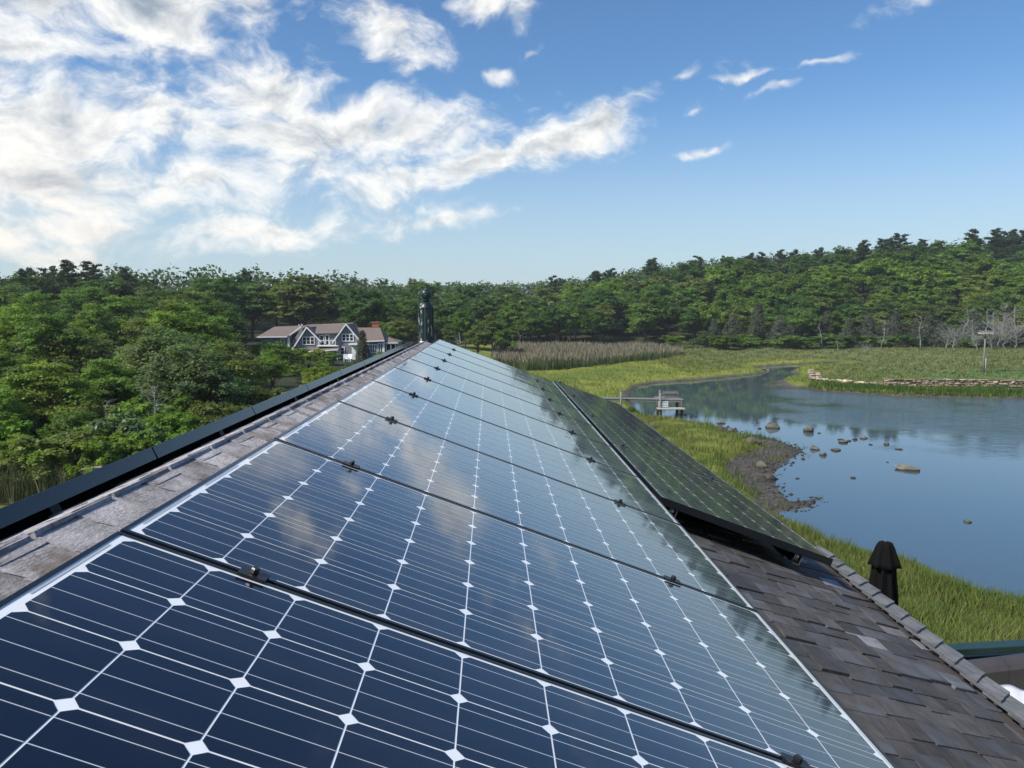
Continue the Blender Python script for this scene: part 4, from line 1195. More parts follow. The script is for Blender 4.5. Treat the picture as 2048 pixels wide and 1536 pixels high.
# dry reeds on the left, low beyond the panel edge
n = 9000
y = rg.uniform(28.5, 37, n); px = rg.uniform(-60, 420, n); x = (px - 979) / FPX * y
q = np.stack([x, y, ground(x, y)], 1)
hr_ = rg.uniform(0.8, 1.7, n)
V1, C1 = blades(q, hr_, 0.030 * rg.uniform(0.6, 1.4, n), tint(n, (0.060, 0.085, 0.035), (0.20, 0.18, 0.12), rg, 0.35), rg, 0.35)
RD = quads('reed_thicket', V1, C1, M['grass'])
tag(link(bpy.data.objects.new('reed_thicket', RD)), 'grey-green reeds below the left trees, beyond the black panel edge', 'reeds', kind='stuff')

# the wood going on behind the crest, read as one mass
n = 60000
y = rg.uniform(268, 315, n); px = rg.uniform(640, 2250, n); x = (px - 979) / FPX * y
n2_ = 16000
yl = rg.uniform(180, 205, n2_); pl_ = rg.uniform(-200, 900, n2_)
n3_ = 45000         # and beyond the right-hand edge of the view
yr = rg.uniform(180, 300, n3_); pr_ = rg.uniform(2140, 3300, n3_)
x = np.concatenate([x, (pl_ - 979) / FPX * yl, (pr_ - 979) / FPX * yr]); y = np.concatenate([y, yl, yr])
g0 = ground(x, y)
lump = 0.5 + 0.5 * wob(x, y, 0.55, 3.0)
top_ = (8.0 + 4.0 * lump) * rg.uniform(0.05, 1.0, len(x)) ** 0.45
C_ = np.stack([x, y, g0 + top_], 1)
Vd = leaf_quads(C_, np.array([0, -0.5, 0.7]) + rg.normal(size=(len(x), 3)) * 0.5, 0.55 * rg.uniform(0.6, 1.4, len(x)), rg)
Cd = np.array([0.050, 0.086, 0.028]) * (0.7 + 0.6 * lump[:, None]) * rg.uniform(0.75, 1.25, (len(x), 1))
tag(link(bpy.data.objects.new('distant_wood', quads('distant_wood', Vd, Cd, M['grass']))), 'dark green wood going on behind the hill crest', 'wood', kind='stuff')

# pebbles and weed on the mud
n = 9000
x = rg.uniform(12, 24, n); y = rg.uniform(35, 72, n); sd = shore_sd(x, y)
kp = (sd > -0.5) & (sd < mudw(x, y) + 0.1)
x, y, sd = x[kp], y[kp], sd[kp]
pm = MB()
for i in range(len(x)):
    s0 = 0.03 + 0.15 * rg.random() ** 4
    z0 = max(gz_ if (gz_ := float(ground(x[i:i + 1], y[i:i + 1], sd[i:i + 1])[0])) > -0.03 else -0.03, -0.03)
    pts = [(x[i] + s0 * a * rg.uniform(.7, 1.3), y[i] + s0 * b_ * rg.uniform(.7, 1.3), z0 + s0 * c_ * rg.uniform(.5, 1.1)) for a, b_, c_ in ((1, 0, 0.1), (0.1, 1, 0.1), (-1, 0.1, 0.1), (-.1, -1, 0.1), (0, 0, 0.75))]
    pm.add(pts, [(0, 1, 4), (1, 2, 4), (2, 3, 4), (3, 0, 4)])
peb = pm.build('pebbles', M['rock']); peb.color = (0.55, 0.5, 0.45, 1)
tag(peb, 'dark pebbles and weed strewn over the grey mud flat', 'pebbles', kind='stuff')

# ================================================================== BOULDERS
def rock_mesh(seed, flat=0.6):
    rg_ = np.random.default_rng(seed)
    bm = bmesh.new()
    bmesh.ops.create_icosphere(bm, subdivisions=3, radius=1.0)
    ph = rg_.uniform(0, 6.28, 12); ax = unit(13, rg_)
    cut = rg_.uniform(0.5, 0.85, 13)
    for v in bm.verts:
        p = np.array(v.co)
        r_ = 1.0
        for a, c_ in zip(ax, cut):
            d = p @ a
            if d > c_: p = p - a * (d - c_) * 0.95
        r_ = 1 + 0.07 * math.sin(4 * p[0] + ph[0]) + 0.06 * math.sin(5 * p[1] + ph[1]) + 0.05 * math.sin(6 * p[2] + ph[2]) + 0.03 * math.sin(11 * p[0] + 9 * p[1] + ph[3])
        v.co = Vector((p[0] * r_, p[1] * r_, p[2] * r_ * flat))
    me_ = bpy.data.meshes.new('boulder'); bm.to_mesh(me_); bm.free()
    me_.materials.append(M['rock'])
    for p_ in me_.polygons: p_.use_smooth = (p_.index % 5 != 0)
    return me_
ROCKS = [rock_mesh(i, f) for i, f in enumerate((0.62, 0.5, 0.75, 0.35, 0.6, 0.45))]
rr_ = random.Random(3)
# px, waterline py, width px, height px, label
for (px, py, wp, hp, lab, k_, br) in [
    (1442, 848, 20, 10, 'grey boulder standing in the water just off the rocky point', 0, 1.0), (1549, 857, 32, 17, 'large dark pointed boulder in the creek', 2, .8), (1620, 864, 24, 13, 'dark angular boulder in the creek, right of the pointed one', 4, .8),
    (1520, 858, 10, 4, 'small flat stone left of the large pointed boulder', 3, .7), (1639, 867, 8, 3, 'tiny pale stone beside the dark angular boulder', 3, 1.2), (1631, 900, 21, 13, 'round brown boulder off the mud spit', 0, .95), (1649, 911, 15, 8, 'small round boulder right of the round brown one', 5, .9),
    (1687, 886, 20, 8, 'low flat rock in the middle group of the creek', 3, .9), (1700, 883, 10, 4, 'small dark rock touching the low flat rock', 3, .7), (1683, 880, 14, 3, 'thin dark rock awash above the low flat rock', 3, .6), (1711, 880, 10, 5, 'small dark rock in the middle group', 1, .7), (1730, 878, 16, 6, 'pale low rock, upper right of the middle group', 1, 1.2),
    (1742, 890, 9, 3, 'tiny dark rock below the pale low rock', 3, .6), (1775, 890, 13, 7, 'small pointed rock right of the middle group', 2, .8), (1675, 902, 25, 6, 'long low rock awash off the spit', 3, .8), (1818, 941, 52, 13, 'long pale flat rock alone in open water', 3, 1.35), (1938, 1046, 20, 6, 'small pale rock in the near water', 3, 1.9),
    (1607, 919, 9, 4, 'small dark rock close to the mud spit', 1, .7), (1587, 926, 8, 4, 'tiny brown rock nearest the mud spit', 1, .9), (1595, 958, 10, 3, 'tiny flat rock in the calm cove', 3, .7), (1708, 957, 12, 4, 'small weedy rock in the calm cove', 1, .8), (1802, 900, 18, 3, 'faint sunken rock in open water', 3, .8), (1776, 925, 6, 2, 'tiny dark rock in open water', 3, .5), (1736, 735, 0, 0, '', 0, 1),
    (1537, 741, 10, 4, 'pale rock in the far creek bend', 0, 1.9)]:
    if not wp: continue
    p = onz(px, py, 0.0); sc_ = p.y / FPX
    rx = wp * sc_ / 2 / 0.90; rz = hp * sc_ / 0.62
    o = inst('boulder', ROCKS[k_], None, (p.x, p.y + rx * 0.5, 0.0))
    fl = (0.62, 0.5, 0.75, 0.35, 0.6, 0.45)[k_]
    o.scale = (rx, rx * rr_.uniform(0.8, 1.1), rz / fl * 0.62 * 0.95)
    o.rotation_euler = (0, 0, rr_.uniform(0, 6.28) if wp < 40 else 0.2)
    o.color = (br, br, br, 1)
    tag(o, lab, 'rock', 'rocks in the creek')
for (px, py, wp, hp, z0, lab, k_, br) in [
    (1504, 886, 40, 18, .45, 'big smooth grey boulder in the grass at the mud edge', 0, 1.0), (1524, 927, 29, 18, .25, 'smooth brown boulder on the mud flat', 2, .9), (1541, 955, 26, 15, .15, 'dark angular boulder at the inner edge of the cove', 4, .5), (1309, 858, 17, 10, .35, 'dark boulder in the grass below the dock', 4, .5), (1332, 842, 24, 8, .1, 'rounded boulder under the dock', 0, .7),
    (1361, 850, 14, 5, .1, 'flat grey stone on the rocky point below the dock', 1, 1.1), (1392, 854, 20, 6, .1, 'long flat stone on the rocky point', 3, 1.2), (1425, 857, 18, 6, .1, 'flat pale stone on the rocky point', 1, 1.2), (1443, 860, 14, 7, .1, 'dark lump of stone on the rocky point', 2, .6), (1461, 862, 20, 7, .08, 'brown stone at the tip of the rocky point', 1, .9), (1376, 846, 14, 5, .08, 'small stone at the water by the rocky point', 0, .9), (1288, 834, 12, 8, .15, 'pale stone half behind the panels by the dock', 0, 1.3)]:
    p = onz(px, py, z0); sc_ = p.y / FPX
    rx = wp * sc_ / 2; fl = (0.62, 0.5, 0.75, 0.35, 0.6, 0.45)[k_]
    o = inst('boulder', ROCKS[k_], None, (p.x, p.y, gz(p.x, p.y) + 0.01))
    o.scale = (rx, rx * 0.9, hp * sc_ / fl * 0.85); o.rotation_euler = (0, 0, rr_.uniform(0, 6.28)); o.color = (br, br, br, 1)
    tag(o, lab, 'rock', 'rocks on the bank')

# ================================================================== STONE WALL ACROSS THE CREEK
STONE = [rock_mesh(40 + i, 0.7) for i in range(6)]
def stones_along(root, pts, course_h, n_course, len_rng, br, depth=0.55, z_base=None, rs=random.Random(8)):
    for a, b_ in zip(pts[:-1], pts[1:]):
        a = Vector(a); b_ = Vector(b_); d = b_ - a; L = d.length; ang = math.atan2(d.y, d.x)
        for c_ in range(n_course):
            s_ = 0
            while s_ < L:
                ln = rs.uniform(*len_rng)
                p = a + d * min(1, (s_ + ln / 2) / L)
                hh_ = course_h * rs.uniform(0.75, 1.15)
                o = inst('stone', rs.choice(STONE), root)
                o.location = p - root.location + Vector((rs.uniform(-.05, .05), rs.uniform(-.07, .07), course_h * (c_ + 0.5)))
                o.scale = (ln * 0.60, depth * 0.55, hh_ * 0.95)
                o.rotation_euler = (0, rs.uniform(-.08, .08), ang + rs.uniform(-.06, .06))
                k_ = br * rs.choice([0.55, 0.8, 1.0, 1.3, 1.6])
                o.color = (k_ * 1.22, k_ * rs.uniform(1.0, 1.08), k_ * rs.uniform(.88, 1.02), 1)
                s_ += ln * 0.97
WZ = 0.62
pl = [onz(px, py, WZ) for px, py in ((1768, 772), (1900, 772.5), (2090, 775))]
root = thing('stone_wall', 'long dry stone wall of mixed brown and pale stones across the creek', 'wall', pl[0])
stones_along(root, pl, 0.25, 3, (0.35, 0.8), 1.8)
tp_ = [p + Vector((0, 0, 0.76)) for p in pl]
stones_along(root, tp_, 0.14, 1, (0.9, 1.5), 1.7, 0.7)
p2 = [onz(px, py, 0.62) for px, py in ((1629, 760), (1690, 765), (1768, 771))]
root2 = thing('stone_kerb', 'low line of pale flat stones left of the stone wall', 'stone edging', p2[0])
stones_along(root2, p2, 0.34, 1, (0.8, 1.6), 2.4, 0.6)
pc_ = onz(1633, 759, 0.62)
root3 = thing('stone_pile', 'stepped stack of pale stones at the left end of the stone edging', 'stone stack', pc_)
rs = random.Random(4)
for c_ in range(6):
    for j in range(2 if c_ < 4 else 1):
        o = inst('stone', rs.choice(STONE), root3)
        o.location = (-0.30 + 0.75 * j + 0.06 * c_, 0.5 + 0.25 * c_, 0.16 + 0.24 * c_ * 0.8)
        o.scale = (0.52, 0.55, 0.19); o.rotation_euler = (0, 0, rs.uniform(-.3, .3)); k_ = rs.uniform(1.9, 2.7); o.color = (k_ * 1.15, k_, k_ * .95, 1)

# ================================================================== NEST POLE
p = onz(1967, 742, 1.35); p.z = gz(p.x, p.y)
s_ = p.y / FPX
root = thing('nest_pole', 'tall grey pole carrying a flat nest platform on the meadow', 'nest pole', p)
MB().tube([(0, 0, -0.3), (-0.02, 0, 2.2), (-0.05, 0, 82 * s_)], [0.15, 0.13, 0.10], 8).build('post', M['grey_wood'], root, True)
MB().tube([(0.22, 0.0, -0.3), (0.20, 0, 2.0)], [0.11, 0.10], 8).build('lower_post', M['pale_wood'], root, True)
hz_ = 80 * s_
MB().box((0, 0, hz_), (1.45, 1.3, 0.10)).box((0, 0.6, hz_ + 0.10), (1.45, 0.06, 0.14)).box((0, -0.6, hz_ + 0.10), (1.45, 0.06, 0.14)).build('platform', M['pale_wood'], root)
MB().beam((-0.05, 0, hz_ - 0.8), (-0.6, 0, hz_ - 0.05), 0.07, 0.07).build('brace', M['grey_wood'], root)
MB().beam((0.0, 0, hz_ - 0.8), (0.55, 0, hz_ - 0.05), 0.07, 0.07).build('brace', M['grey_wood'], root)
tw = MB(); rs = random.Random(2)
for i in range(70):
    a = rs.uniform(0, 6.28); r_ = rs.uniform(0.15, 0.65); z = hz_ + 0.1 + rs.uniform(0, 0.28)
    d = Vector((rs.uniform(-1, 1), rs.uniform(-1, 1), rs.uniform(-.15, .35))) * 0.35
    c_ = Vector((r_ * math.cos(a), r_ * math.sin(a), z)); tw.tube([c_ - d, c_ + d], [0.02, 0.012], 3)
nest = tag(tw.build('nest', M['snag'], root), kind='stuff')
MB().tube([(-0.35, 0.2, hz_), (-0.36, 0.2, hz_ + 0.5)], [0.04, 0.03], 5).build('perch', M['grey_wood'], root)

# ================================================================== DOCK
Yd = 69.5
def dk(px, py, dy=0.0): return aty(px, py, Yd + dy)
sD = Yd / FPX
d0 = onz(1341, 838, 0.0); d0 = Vector((d0.x, Yd, 0))
dock = thing('wooden_dock', 'grey wooden dock with a platform on piles and a walkway to the marsh', 'dock', d0)
def DL(p): return Vector(p) - d0
zd = dk(1340, 800).z
xl, xr = dk(1319, 800).x, dk(1369, 800).x
n = 11
plank = MB().box((0, 0, 0), ((xr - xl) / n * 0.86, 2.6, 0.05)).mesh('plank', M['grey_wood'])
for i in range(n):
    inst('plank', plank, dock, DL((xl + (xr - xl) * (i + .5) / n, Yd + 1.3, zd)))
MB().box(DL(((xl + xr) / 2, Yd + 0.06, zd - 0.13)), (xr - xl, 0.06, 0.17)).build('rim_beam', M['grey_wood'], dock)
MB().box(DL(((xl + xr) / 2, Yd + 2.5, zd - 0.13)), (xr - xl, 0.06, 0.17)).build('rim_beam', M['grey_wood'], dock)
z2 = dk(1340, 816).z
MB().box(DL((dk(1340, 816).x, Yd - 0.35, z2)), (dk(1366, 816).x - dk(1313, 816).x, 0.75, 0.10)).build('lower_step', M['pale_wood'], dock)
for px, dy in ((1321, 0.0), (1326, 2.3), (1363.5, 0.0), (1366, 2.3)):
    x = dk(px, 830).x
    MB().tube([DL((x, Yd + dy, -0.6)), DL((x, Yd + dy, zd - 0.05))], [0.13, 0.12], 8).build('pile', M['dark_pile'], dock, True)
for px, top, dy in ((1240.5, 781.5, -0.4), (1245.5, 779.5, 0.9), (1320, 784.5, -0.15), (1324, 782, 0.9)):
    x = dk(px, 800).x
    MB().tube([DL((x, Yd + dy, -0.3 if px > 1300 else 0.0)), DL((x, Yd + dy, dk(px, top).z))], [0.11, 0.10], 8).build('mooring_post', M['grey_wood'], dock, True)
    MB().lathe([(0.11, 0), (0.10, 0.05), (0.02, 0.09)], DL((x, Yd + dy, dk(px, top).z)), 8).build('post_cap', M['dark_pile'], dock)
xa, xb = dk(1120, 797).x, dk(1318, 797).x
za, zb_ = dk(1200, 795.5).z, dk(1316, 799).z
nw = 30
for i in range(nw):
    f = (i + .5) / nw
    o = inst('plank', MB().box((0, 0, 0), ((xb - xa) / nw * 0.9, 1.1, 0.045)).mesh('plank', M['grey_wood']) if i == 0 else wpl, dock, DL((xa + (xb - xa) * f, Yd + 0.5, za + (zb_ - za) * f)))
    if i == 0: wpl = o.data
for dy in (0.02, 1.0):
    MB().beam(DL((xa, Yd + dy, za - 0.12)), DL((xb, Yd + dy, zb_ - 0.12)), 0.06, 0.19).build('stringer', M['grey_wood'], dock)
for dy in (0.0, 1.0):
    MB().tube([DL((xa + 1, Yd + dy, -0.2)), DL((xa + 1, Yd + dy, za))], 0.09, 8).build('pile', M['dark_pile'], dock, True)
# white slatted ladder hung at the front
lx0, lx1 = dk(1317, 808).x, dk(1335.5, 808).x; lz0, lz1 = dk(1325, 813).z, dk(1325, 802.5).z
for f in (0.02, 0.98):
    MB().box(DL((lx0 + (lx1 - lx0) * f, Yd - 0.10, (lz0 + lz1) / 2)), (0.06, 0.05, lz1 - lz0)).build('ladder_rail', M['white_trim'], dock)
for i in range(4):
    MB().box(DL(((lx0 + lx1) / 2, Yd - 0.12, lz0 + (lz1 - lz0) * (i + .3) / 3.6)), (lx1 - lx0, 0.05, 0.075)).build('ladder_slat', M['white_trim'], dock)
# bench on the platform
bx0, bx1 = dk(1334, 785).x, dk(1365.5, 785).x
bench = thing('dock_bench', 'weathered grey wooden bench at the end of the dock', 'bench', (0.5 * (bx0 + bx1), Yd + 1.7, zd + 0.026))
bw = bx1 - bx0
for i in range(3):
    MB().box((0, -0.16 + 0.15 * i, 0.43), (bw, 0.13, 0.035)).build('seat_slat', M['grey_wood'], bench)
bt = aty(1350, 782, Yd + 2.0).z - zd - 0.026
for i in range(2):
    MB().box((0, 0.28, bt - 0.08 - 0.165 * i), (bw, 0.03, 0.155)).build('back_slat', M['grey_wood'], bench)
for s1 in (-1, 1):
    for s2 in (-0.18, 0.24):
        MB().box((s1 * (bw / 2 - 0.1), s2, 0.21), (0.06, 0.06, 0.42)).build('leg', M['grey_wood'], bench)
    MB().box((s1 * (bw / 2 - 0.1), 0.25, bt / 2 + 0.2), (0.05, 0.03, bt - 0.42)).build('back_post', M['grey_wood'], bench)

# ================================================================== GREY SHINGLED HOUSE BEYOND THE LEFT TREES
YH = 108.0
h0 = aty(665, 722, YH)
sH = YH / FPX
gh = thing('shingled_house', 'grey shingled house with brown roof and white windows among the trees', 'house', (h0.x, YH, h0.z))
def HX(px): return (px - 665) * sH
def HZ(py): return (722 - py) * sH
def wall_part(poly, y0, y1, name='wall', material='grey_wall', parent=gh):
    return MB().prism([(HX(a), y0, HZ(b_)) for a, b_ in poly], (0, 0, 0), (0, y1 - y0, 0)).build(name, M[material], parent)
def roof_slab(p4, thk=0.16, name='roof'):
    vs = [Vector(p) for p in p4]; nrm = (vs[1] - vs[0]).cross(vs[2] - vs[0]).normalized()
    if nrm.z < 0: nrm = -nrm
    return MB().add(vs + [v - nrm * thk for v in vs], [(0, 1, 2, 3), (7, 6, 5, 4), (0, 4, 5, 1), (1, 5, 6, 2), (2, 6, 7, 3), (3, 7, 4, 0)]).build(name, M['brown_roof'], gh)
def window(px0, py0, px1, py1, y, nx_=2, parent=gh, ny_=1):
    w_ = HX(px1) - HX(px0); h_ = HZ(py0) - HZ(py1); cx = (HX(px0) + HX(px1)) / 2; cz = (HZ(py0) + HZ(py1)) / 2
    e = MB().box((cx, y - 0.03, cz), (w_, 0.06, h_)).build('window', M['pane'], parent)
    fw = 0.11
    for zz in (cz - h_ / 2, cz + h_ / 2):
        MB().box((cx, y - 0.065, zz), (w_ + fw, 0.05, fw)).build('frame', M['white_trim'], e)
    for i in range(nx_ + 1):
        MB().box((cx - w_ / 2 + w_ * i / nx_, y - 0.064, cz), (fw if i in (0, nx_) else fw * 1.1, 0.048, h_ + fw)).build('frame', M['white_trim'], e)
    for i in range(1, ny_):
        MB().box((cx, y - 0.060, cz - h_ / 2 + h_ * i / ny_), (w_, 0.03, 0.05)).build('frame', M['white_trim'], e)
def trim(a, b_, y, wd=0.16):
    MB().beam((HX(a[0]), y, HZ(a[1])), (HX(b_[0]), y, HZ(b_[1])), 0.10, wd, up=(0, 0, 1)).build('trim', M['white_trim'], gh)
# main block
wall_part([(560, 722), (735, 722), (735, 684), (560, 684)], 0.6, 8.5)
roof_slab([(HX(556), 0.2, HZ(690)), (HX(738), 0.2, HZ(690)), (HX(696), 4.6, HZ(647)), (HX(602), 4.6, HZ(651))])
roof_slab([(HX(556), 9.0, HZ(690)), (HX(738), 9.0, HZ(690)), (HX(696), 4.6, HZ(647)), (HX(602), 4.6, HZ(651))])
roof_slab([(HX(696), 4.6, HZ(647.2)), (HX(738), 0.2, HZ(690)), (HX(738), 9.0, HZ(690)), (HX(737.9), 9.0, HZ(690))])
# left wing with its long roof
wall_part([(528, 722), (581, 722), (581, 672), (528, 672)], -0.4, 8.0)
roof_slab([(HX(520), -0.9, HZ(674)), (HX(580), -0.9, HZ(673)), (HX(607), 3.8, HZ(652)), (HX(537), 3.8, HZ(655))])
roof_slab([(HX(520), 8.5, HZ(674)), (HX(590), 8.5, HZ(673)), (HX(607), 3.8, HZ(652)), (HX(537), 3.8, HZ(655))])
trim((521, 674), (580, 673.5), -0.92, 0.14)
wall_part([(579.5, 722), (583.5, 722), (583.5, 673.5), (579.5, 673.5)], -0.55, -0.42, 'corner_board', 'white_trim')
wall_part([(581, 690), (606, 654), (606, 690)], 0.3, 0.5)
trim((580, 673), (606, 653), -0.3, 0.14)
window(566, 677, 572, 690, -0.4, 1)
# two front gables
for gi, (ax_, ay_, lx, ly, rx_, ry_, yf) in enumerate([(619, 654, 590, 698, 645, 681, -0.7), (695.5, 648, 670, 682, 724, 684, -0.5)]):
    base_y = 700 if gi == 0 else 722
    wall_part([(ax_, ay_ + 2), (rx_ - 1, ry_), (rx_ - 1, base_y), (lx + 2, base_y), (lx + 2, ly)], yf, yf + 4.5)
    roof_slab([(HX(lx - 2), yf - 0.35, HZ(ly + 3)), (HX(ax_), yf - 0.35, HZ(ay_)), (HX(ax_ + 2), 4.5, HZ(ay_)), (HX(lx - 2), 4.5, HZ(ly + 3))], 0.14)
    roof_slab([(HX(rx_ + 3), yf - 0.35, HZ(ry_ + 3)), (HX(ax_), yf - 0.35, HZ(ay_)), (HX(ax_ + 2), 4.5, HZ(ay_)), (HX(rx_ + 3), 4.5, HZ(ry_ + 3))], 0.14)
    trim((lx - 2, ly + 3.5), (ax_, ay_ + .6), yf - 0.40, 0.17)
    trim((ax_, ay_ + .6), (rx_ + 3, ry_ + 3.5), yf - 0.42, 0.17)
window(609.5, 674, 632.5, 688.5, -0.7, 3, ny_=2)
window(686.5, 668.5, 708.5, 682, -0.5, 3, ny_=2)
# shed dormer with balcony between them
wall_part([(634, 690), (672, 690), (672, 667.5), (634, 667.5)], 0.35, 3.0)
roof_slab([(HX(630), 0.0, HZ(667.6)), (HX(676), 0.0, HZ(666)), (HX(688), 4.5, HZ(651)), (HX(622), 4.5, HZ(653))], 0.12)
window(640, 671.5, 648, 690, 0.35, 1)
window(651.5, 670.5, 658, 690, 0.35, 1)
for zpy in (680.5, 690):
    MB().beam((HX(643), -1.3, HZ(zpy)), (HX(676), -1.3, HZ(zpy)), 0.07, 0.09).build('balcony_rail', M['white_trim'], gh)
for px in (643, 654, 664.5, 675.5):
    MB().box((HX(px), -1.3, HZ(685.5)), (0.08, 0.08, 0.75)).build('balcony_post', M['white_trim'], gh)
MB().box((HX(660), -0.5, HZ(691.2)), (HX(682) - HX(640), 1.9, 0.12)).build('balcony_floor', M['white_trim'], gh)
# porch roof over the ground floor
roof_slab([(HX(588), -2.6, HZ(703)), (HX(684), -2.6, HZ(697)), (HX(684), -0.3, HZ(692)), (HX(588), -0.3, HZ(694))], 0.10)
trim((588, 703.6), (684, 697.6), -2.65, 0.16)
for px in (591, 619, 652, 681):
    MB().box((HX(px), -2.45, HZ(712)), (0.17, 0.17, HZ(699) - HZ(724))).build('porch_post', M['white_trim'], gh)
window(597, 707, 604, 717, 0.6, 1)
window(671, 701, 681, 711, -0.5, 2, ny_=2)
window(683, 694, 690.5, 709, -0.5, 1, ny_=2)
wall_part([(678, 724), (682, 724), (682, 700), (678, 700)], -0.62, -0.52, 'door', 'white_trim')
MB().box((HX(712), -1.2, HZ(688)), (1.4, 1.4, 0.16)).build('door_hood', M['white_trim'], gh)
wall_part([(705, 722), (719, 722), (719, 690), (705, 690)], -0.56, -0.5, 'door', 'white_trim')
# right wing, chimney and sun room
wall_part([(722, 722), (766, 722), (766, 682), (722, 682)], 0.9, 7.5)
roof_slab([(HX(715), 0.4, HZ(683)), (HX(768), 0.4, HZ(681)), (HX(752), 4.2, HZ(657)), (HX(702), 4.2, HZ(657))])
roof_slab([(HX(715), 8.0, HZ(683)), (HX(768), 8.0, HZ(681)), (HX(752), 4.2, HZ(657)), (HX(702), 4.2, HZ(657))])
roof_slab([(HX(752), 4.2, HZ(657.2)), (HX(768), 0.4, HZ(681)), (HX(768), 8.0, HZ(681)), (HX(767.9), 8.0, HZ(681))])
trim((716, 684), (768, 682), 0.38, 0.15)
window(738, 690, 752, 706, 0.9, 3, ny_=2)
window(754.5, 688, 763, 706, 0.9, 2, ny_=2)
wall_part([(764.2, 722), (767, 722), (767, 682), (764.2, 682)], 0.72, 0.88, 'corner_board', 'white_trim')
ch = MB().box((HX(742.5), 4.6, HZ(655)), (0.95, 1.0, HZ(645.5) - HZ(664))).build('chimney', M['brick'], gh)
MB().box((HX(742.5), 4.6, HZ(646.3)), (1.12, 1.15, 0.16)).build('chimney_cap', M['brick'], ch)
wall_part([(767, 722), (792, 722), (792, 685), (767, 685)], 1.6, 6.5)
roof_slab([(HX(765), 1.1, HZ(686)), (HX(794), 1.1, HZ(686)), (HX(768), 4.5, HZ(676)), (HX(765.1), 4.5, HZ(676))], 0.10)
roof_slab([(HX(765), 7.0, HZ(686)), (HX(794), 7.0, HZ(686)), (HX(768), 4.5, HZ(676)), (HX(765.1), 4.5, HZ(676))], 0.10)
roof_slab([(HX(768), 4.5, HZ(676.1)), (HX(794), 1.1, HZ(686)), (HX(794), 7.0, HZ(686)), (HX(793.9), 7.0, HZ(686))], 0.10)
trim((765, 687), (794, 687), 1.05, 0.12)
for a in (769, 779):
    window(a, 689, a + 8.5, 702, 1.6, 1)
for px in (590, 594):
    pass
for px, py in ((593, 650.5), (587, 651.5)):
    MB().tube([(HX(px), 4.0, HZ(656)), (HX(px), 4.0, HZ(py - 1))], 0.10, 7).build('vent_pipe', M['white_trim'], gh)
# pair of white garden chairs on its lawn
for k_, px in enumerate((692, 698.5)):
    p = aty(px, 716.5, 101.0); g0 = gz(p.x, 101.0)
    zc_ = max(p.z - 0.45, g0)
    c_ = thing('garden_chair', f'white garden chair in front of the grey house, {"left" if k_ == 0 else "right"} of the pair', 'chair', (p.x, 101.0, zc_), 0.3 - 0.6 * k_, 'garden chairs')
    MB().box((0, 0, 0.36), (0.6, 0.55, 0.06)).build('seat', M['white_trim'], c_)
    MB().box((0, 0.28, 0.68), (0.6, 0.06, 0.62), Matrix.Rotation(R(-14), 3, 'X')).build('backrest', M['white_trim'], c_)
    for sx_ in (-1, 1):
        MB().box((sx_ * 0.33, 0, 0.55), (0.09, 0.6, 0.04)).build('armrest', M['white_trim'], c_)
        for sy_ in (-1, 1):
            MB().box((sx_ * 0.27, sy_ * 0.24, 0.18), (0.07, 0.07, 0.36)).build('leg', M['white_trim'], c_)

# ================================================================== FINIAL AT THE RIDGE END
m, t, b, out = mat('worn_green_paint')
tcn = t.n('ShaderNodeTexCoord'); mm = t.n('ShaderNodeMapping'); mm.inputs['Scale'].default_value = (16, 16, 3.2)
t.link(tcn.outputs['Object'], mm.inputs[0])
nz = t.noise(mm.outputs[0], 1.4, 6, 0.65, 0.4)
c = t.mix(t.ramp(nz, 0.585, 0.63), (0.006, 0.020, 0.022), (0.40, 0.41, 0.40))
t.link(c, b.inputs['Base Color']); b.inputs['Roughness'].default_value = 0.4
M['worn_green'] = m
YF = 10.85
pb = aty(853, 690, YF); sF = YF / FPX
fin = thing('roof_finial', 'dark green octagonal post with ball top and peeling paint at the ridge end', 'finial', pb + Vector((0, 0, -0.25)))
rF = 16.5 * sF
def oct_(prof, name, sides=8, smooth=False, mtl='worn_green'):
    return MB().lathe(prof, (0, 0, 0.25), sides).build(name, M[mtl], fin, smooth)
zt = lambda py: (690 - py) * sF
oct_([(rF * 1.06, -0.3), (rF * 1.05, zt(684)), (rF * 0.98, zt(682)), (rF * 0.90, zt(616)), (rF * 0.84, zt(613))], 'shaft')
oct_([(rF * 0.93, zt(617)), (rF * 0.93, zt(615)), (rF * 0.86, zt(613.5)), (rF * 0.80, zt(611)), (rF * 0.62, zt(607)), (rF * 0.42, zt(604.5))], 'shoulder', 16, True)
oct_([(rF * 0.40, zt(605)), (rF * 0.36, zt(603.5)), (rF * 0.50, zt(602.5)), (rF * 0.50, zt(600.8)), (rF * 0.36, zt(599.8)), (rF * 0.38, zt(598))], 'neck', 16)
rb_ = 11 * sF
oct_([(rb_ * math.sin(a) + 0.001, zt(589.5) - rb_ * math.cos(a)) for a in [math.pi * i / 14 for i in range(15)]], 'ball', 20, True)
MB().lathe([(0.012, 0), (0.004, 0.03)], (0, 0, 0.25 + zt(578.6)), 8).build('tip', M['worn_green'], fin)
for i in range(8):
    a = 2 * math.pi * (i + 0.5) / 8
    MB().tube([(rF * 0.93 * math.cos(a) * 0.97, rF * 0.93 * math.sin(a) * 0.97, 0.25 + zt(680)), (rF * 0.86 * math.cos(a), rF * 0.86 * math.sin(a), 0.25 + zt(618))], 0.008, 5).build('moulding', M['worn_green'], fin)
MB().box((0, 0, 0.25 - 0.02), (rF * 2.4, rF * 2.4, 0.05)).build('base_flashing', M['rail'], fin)

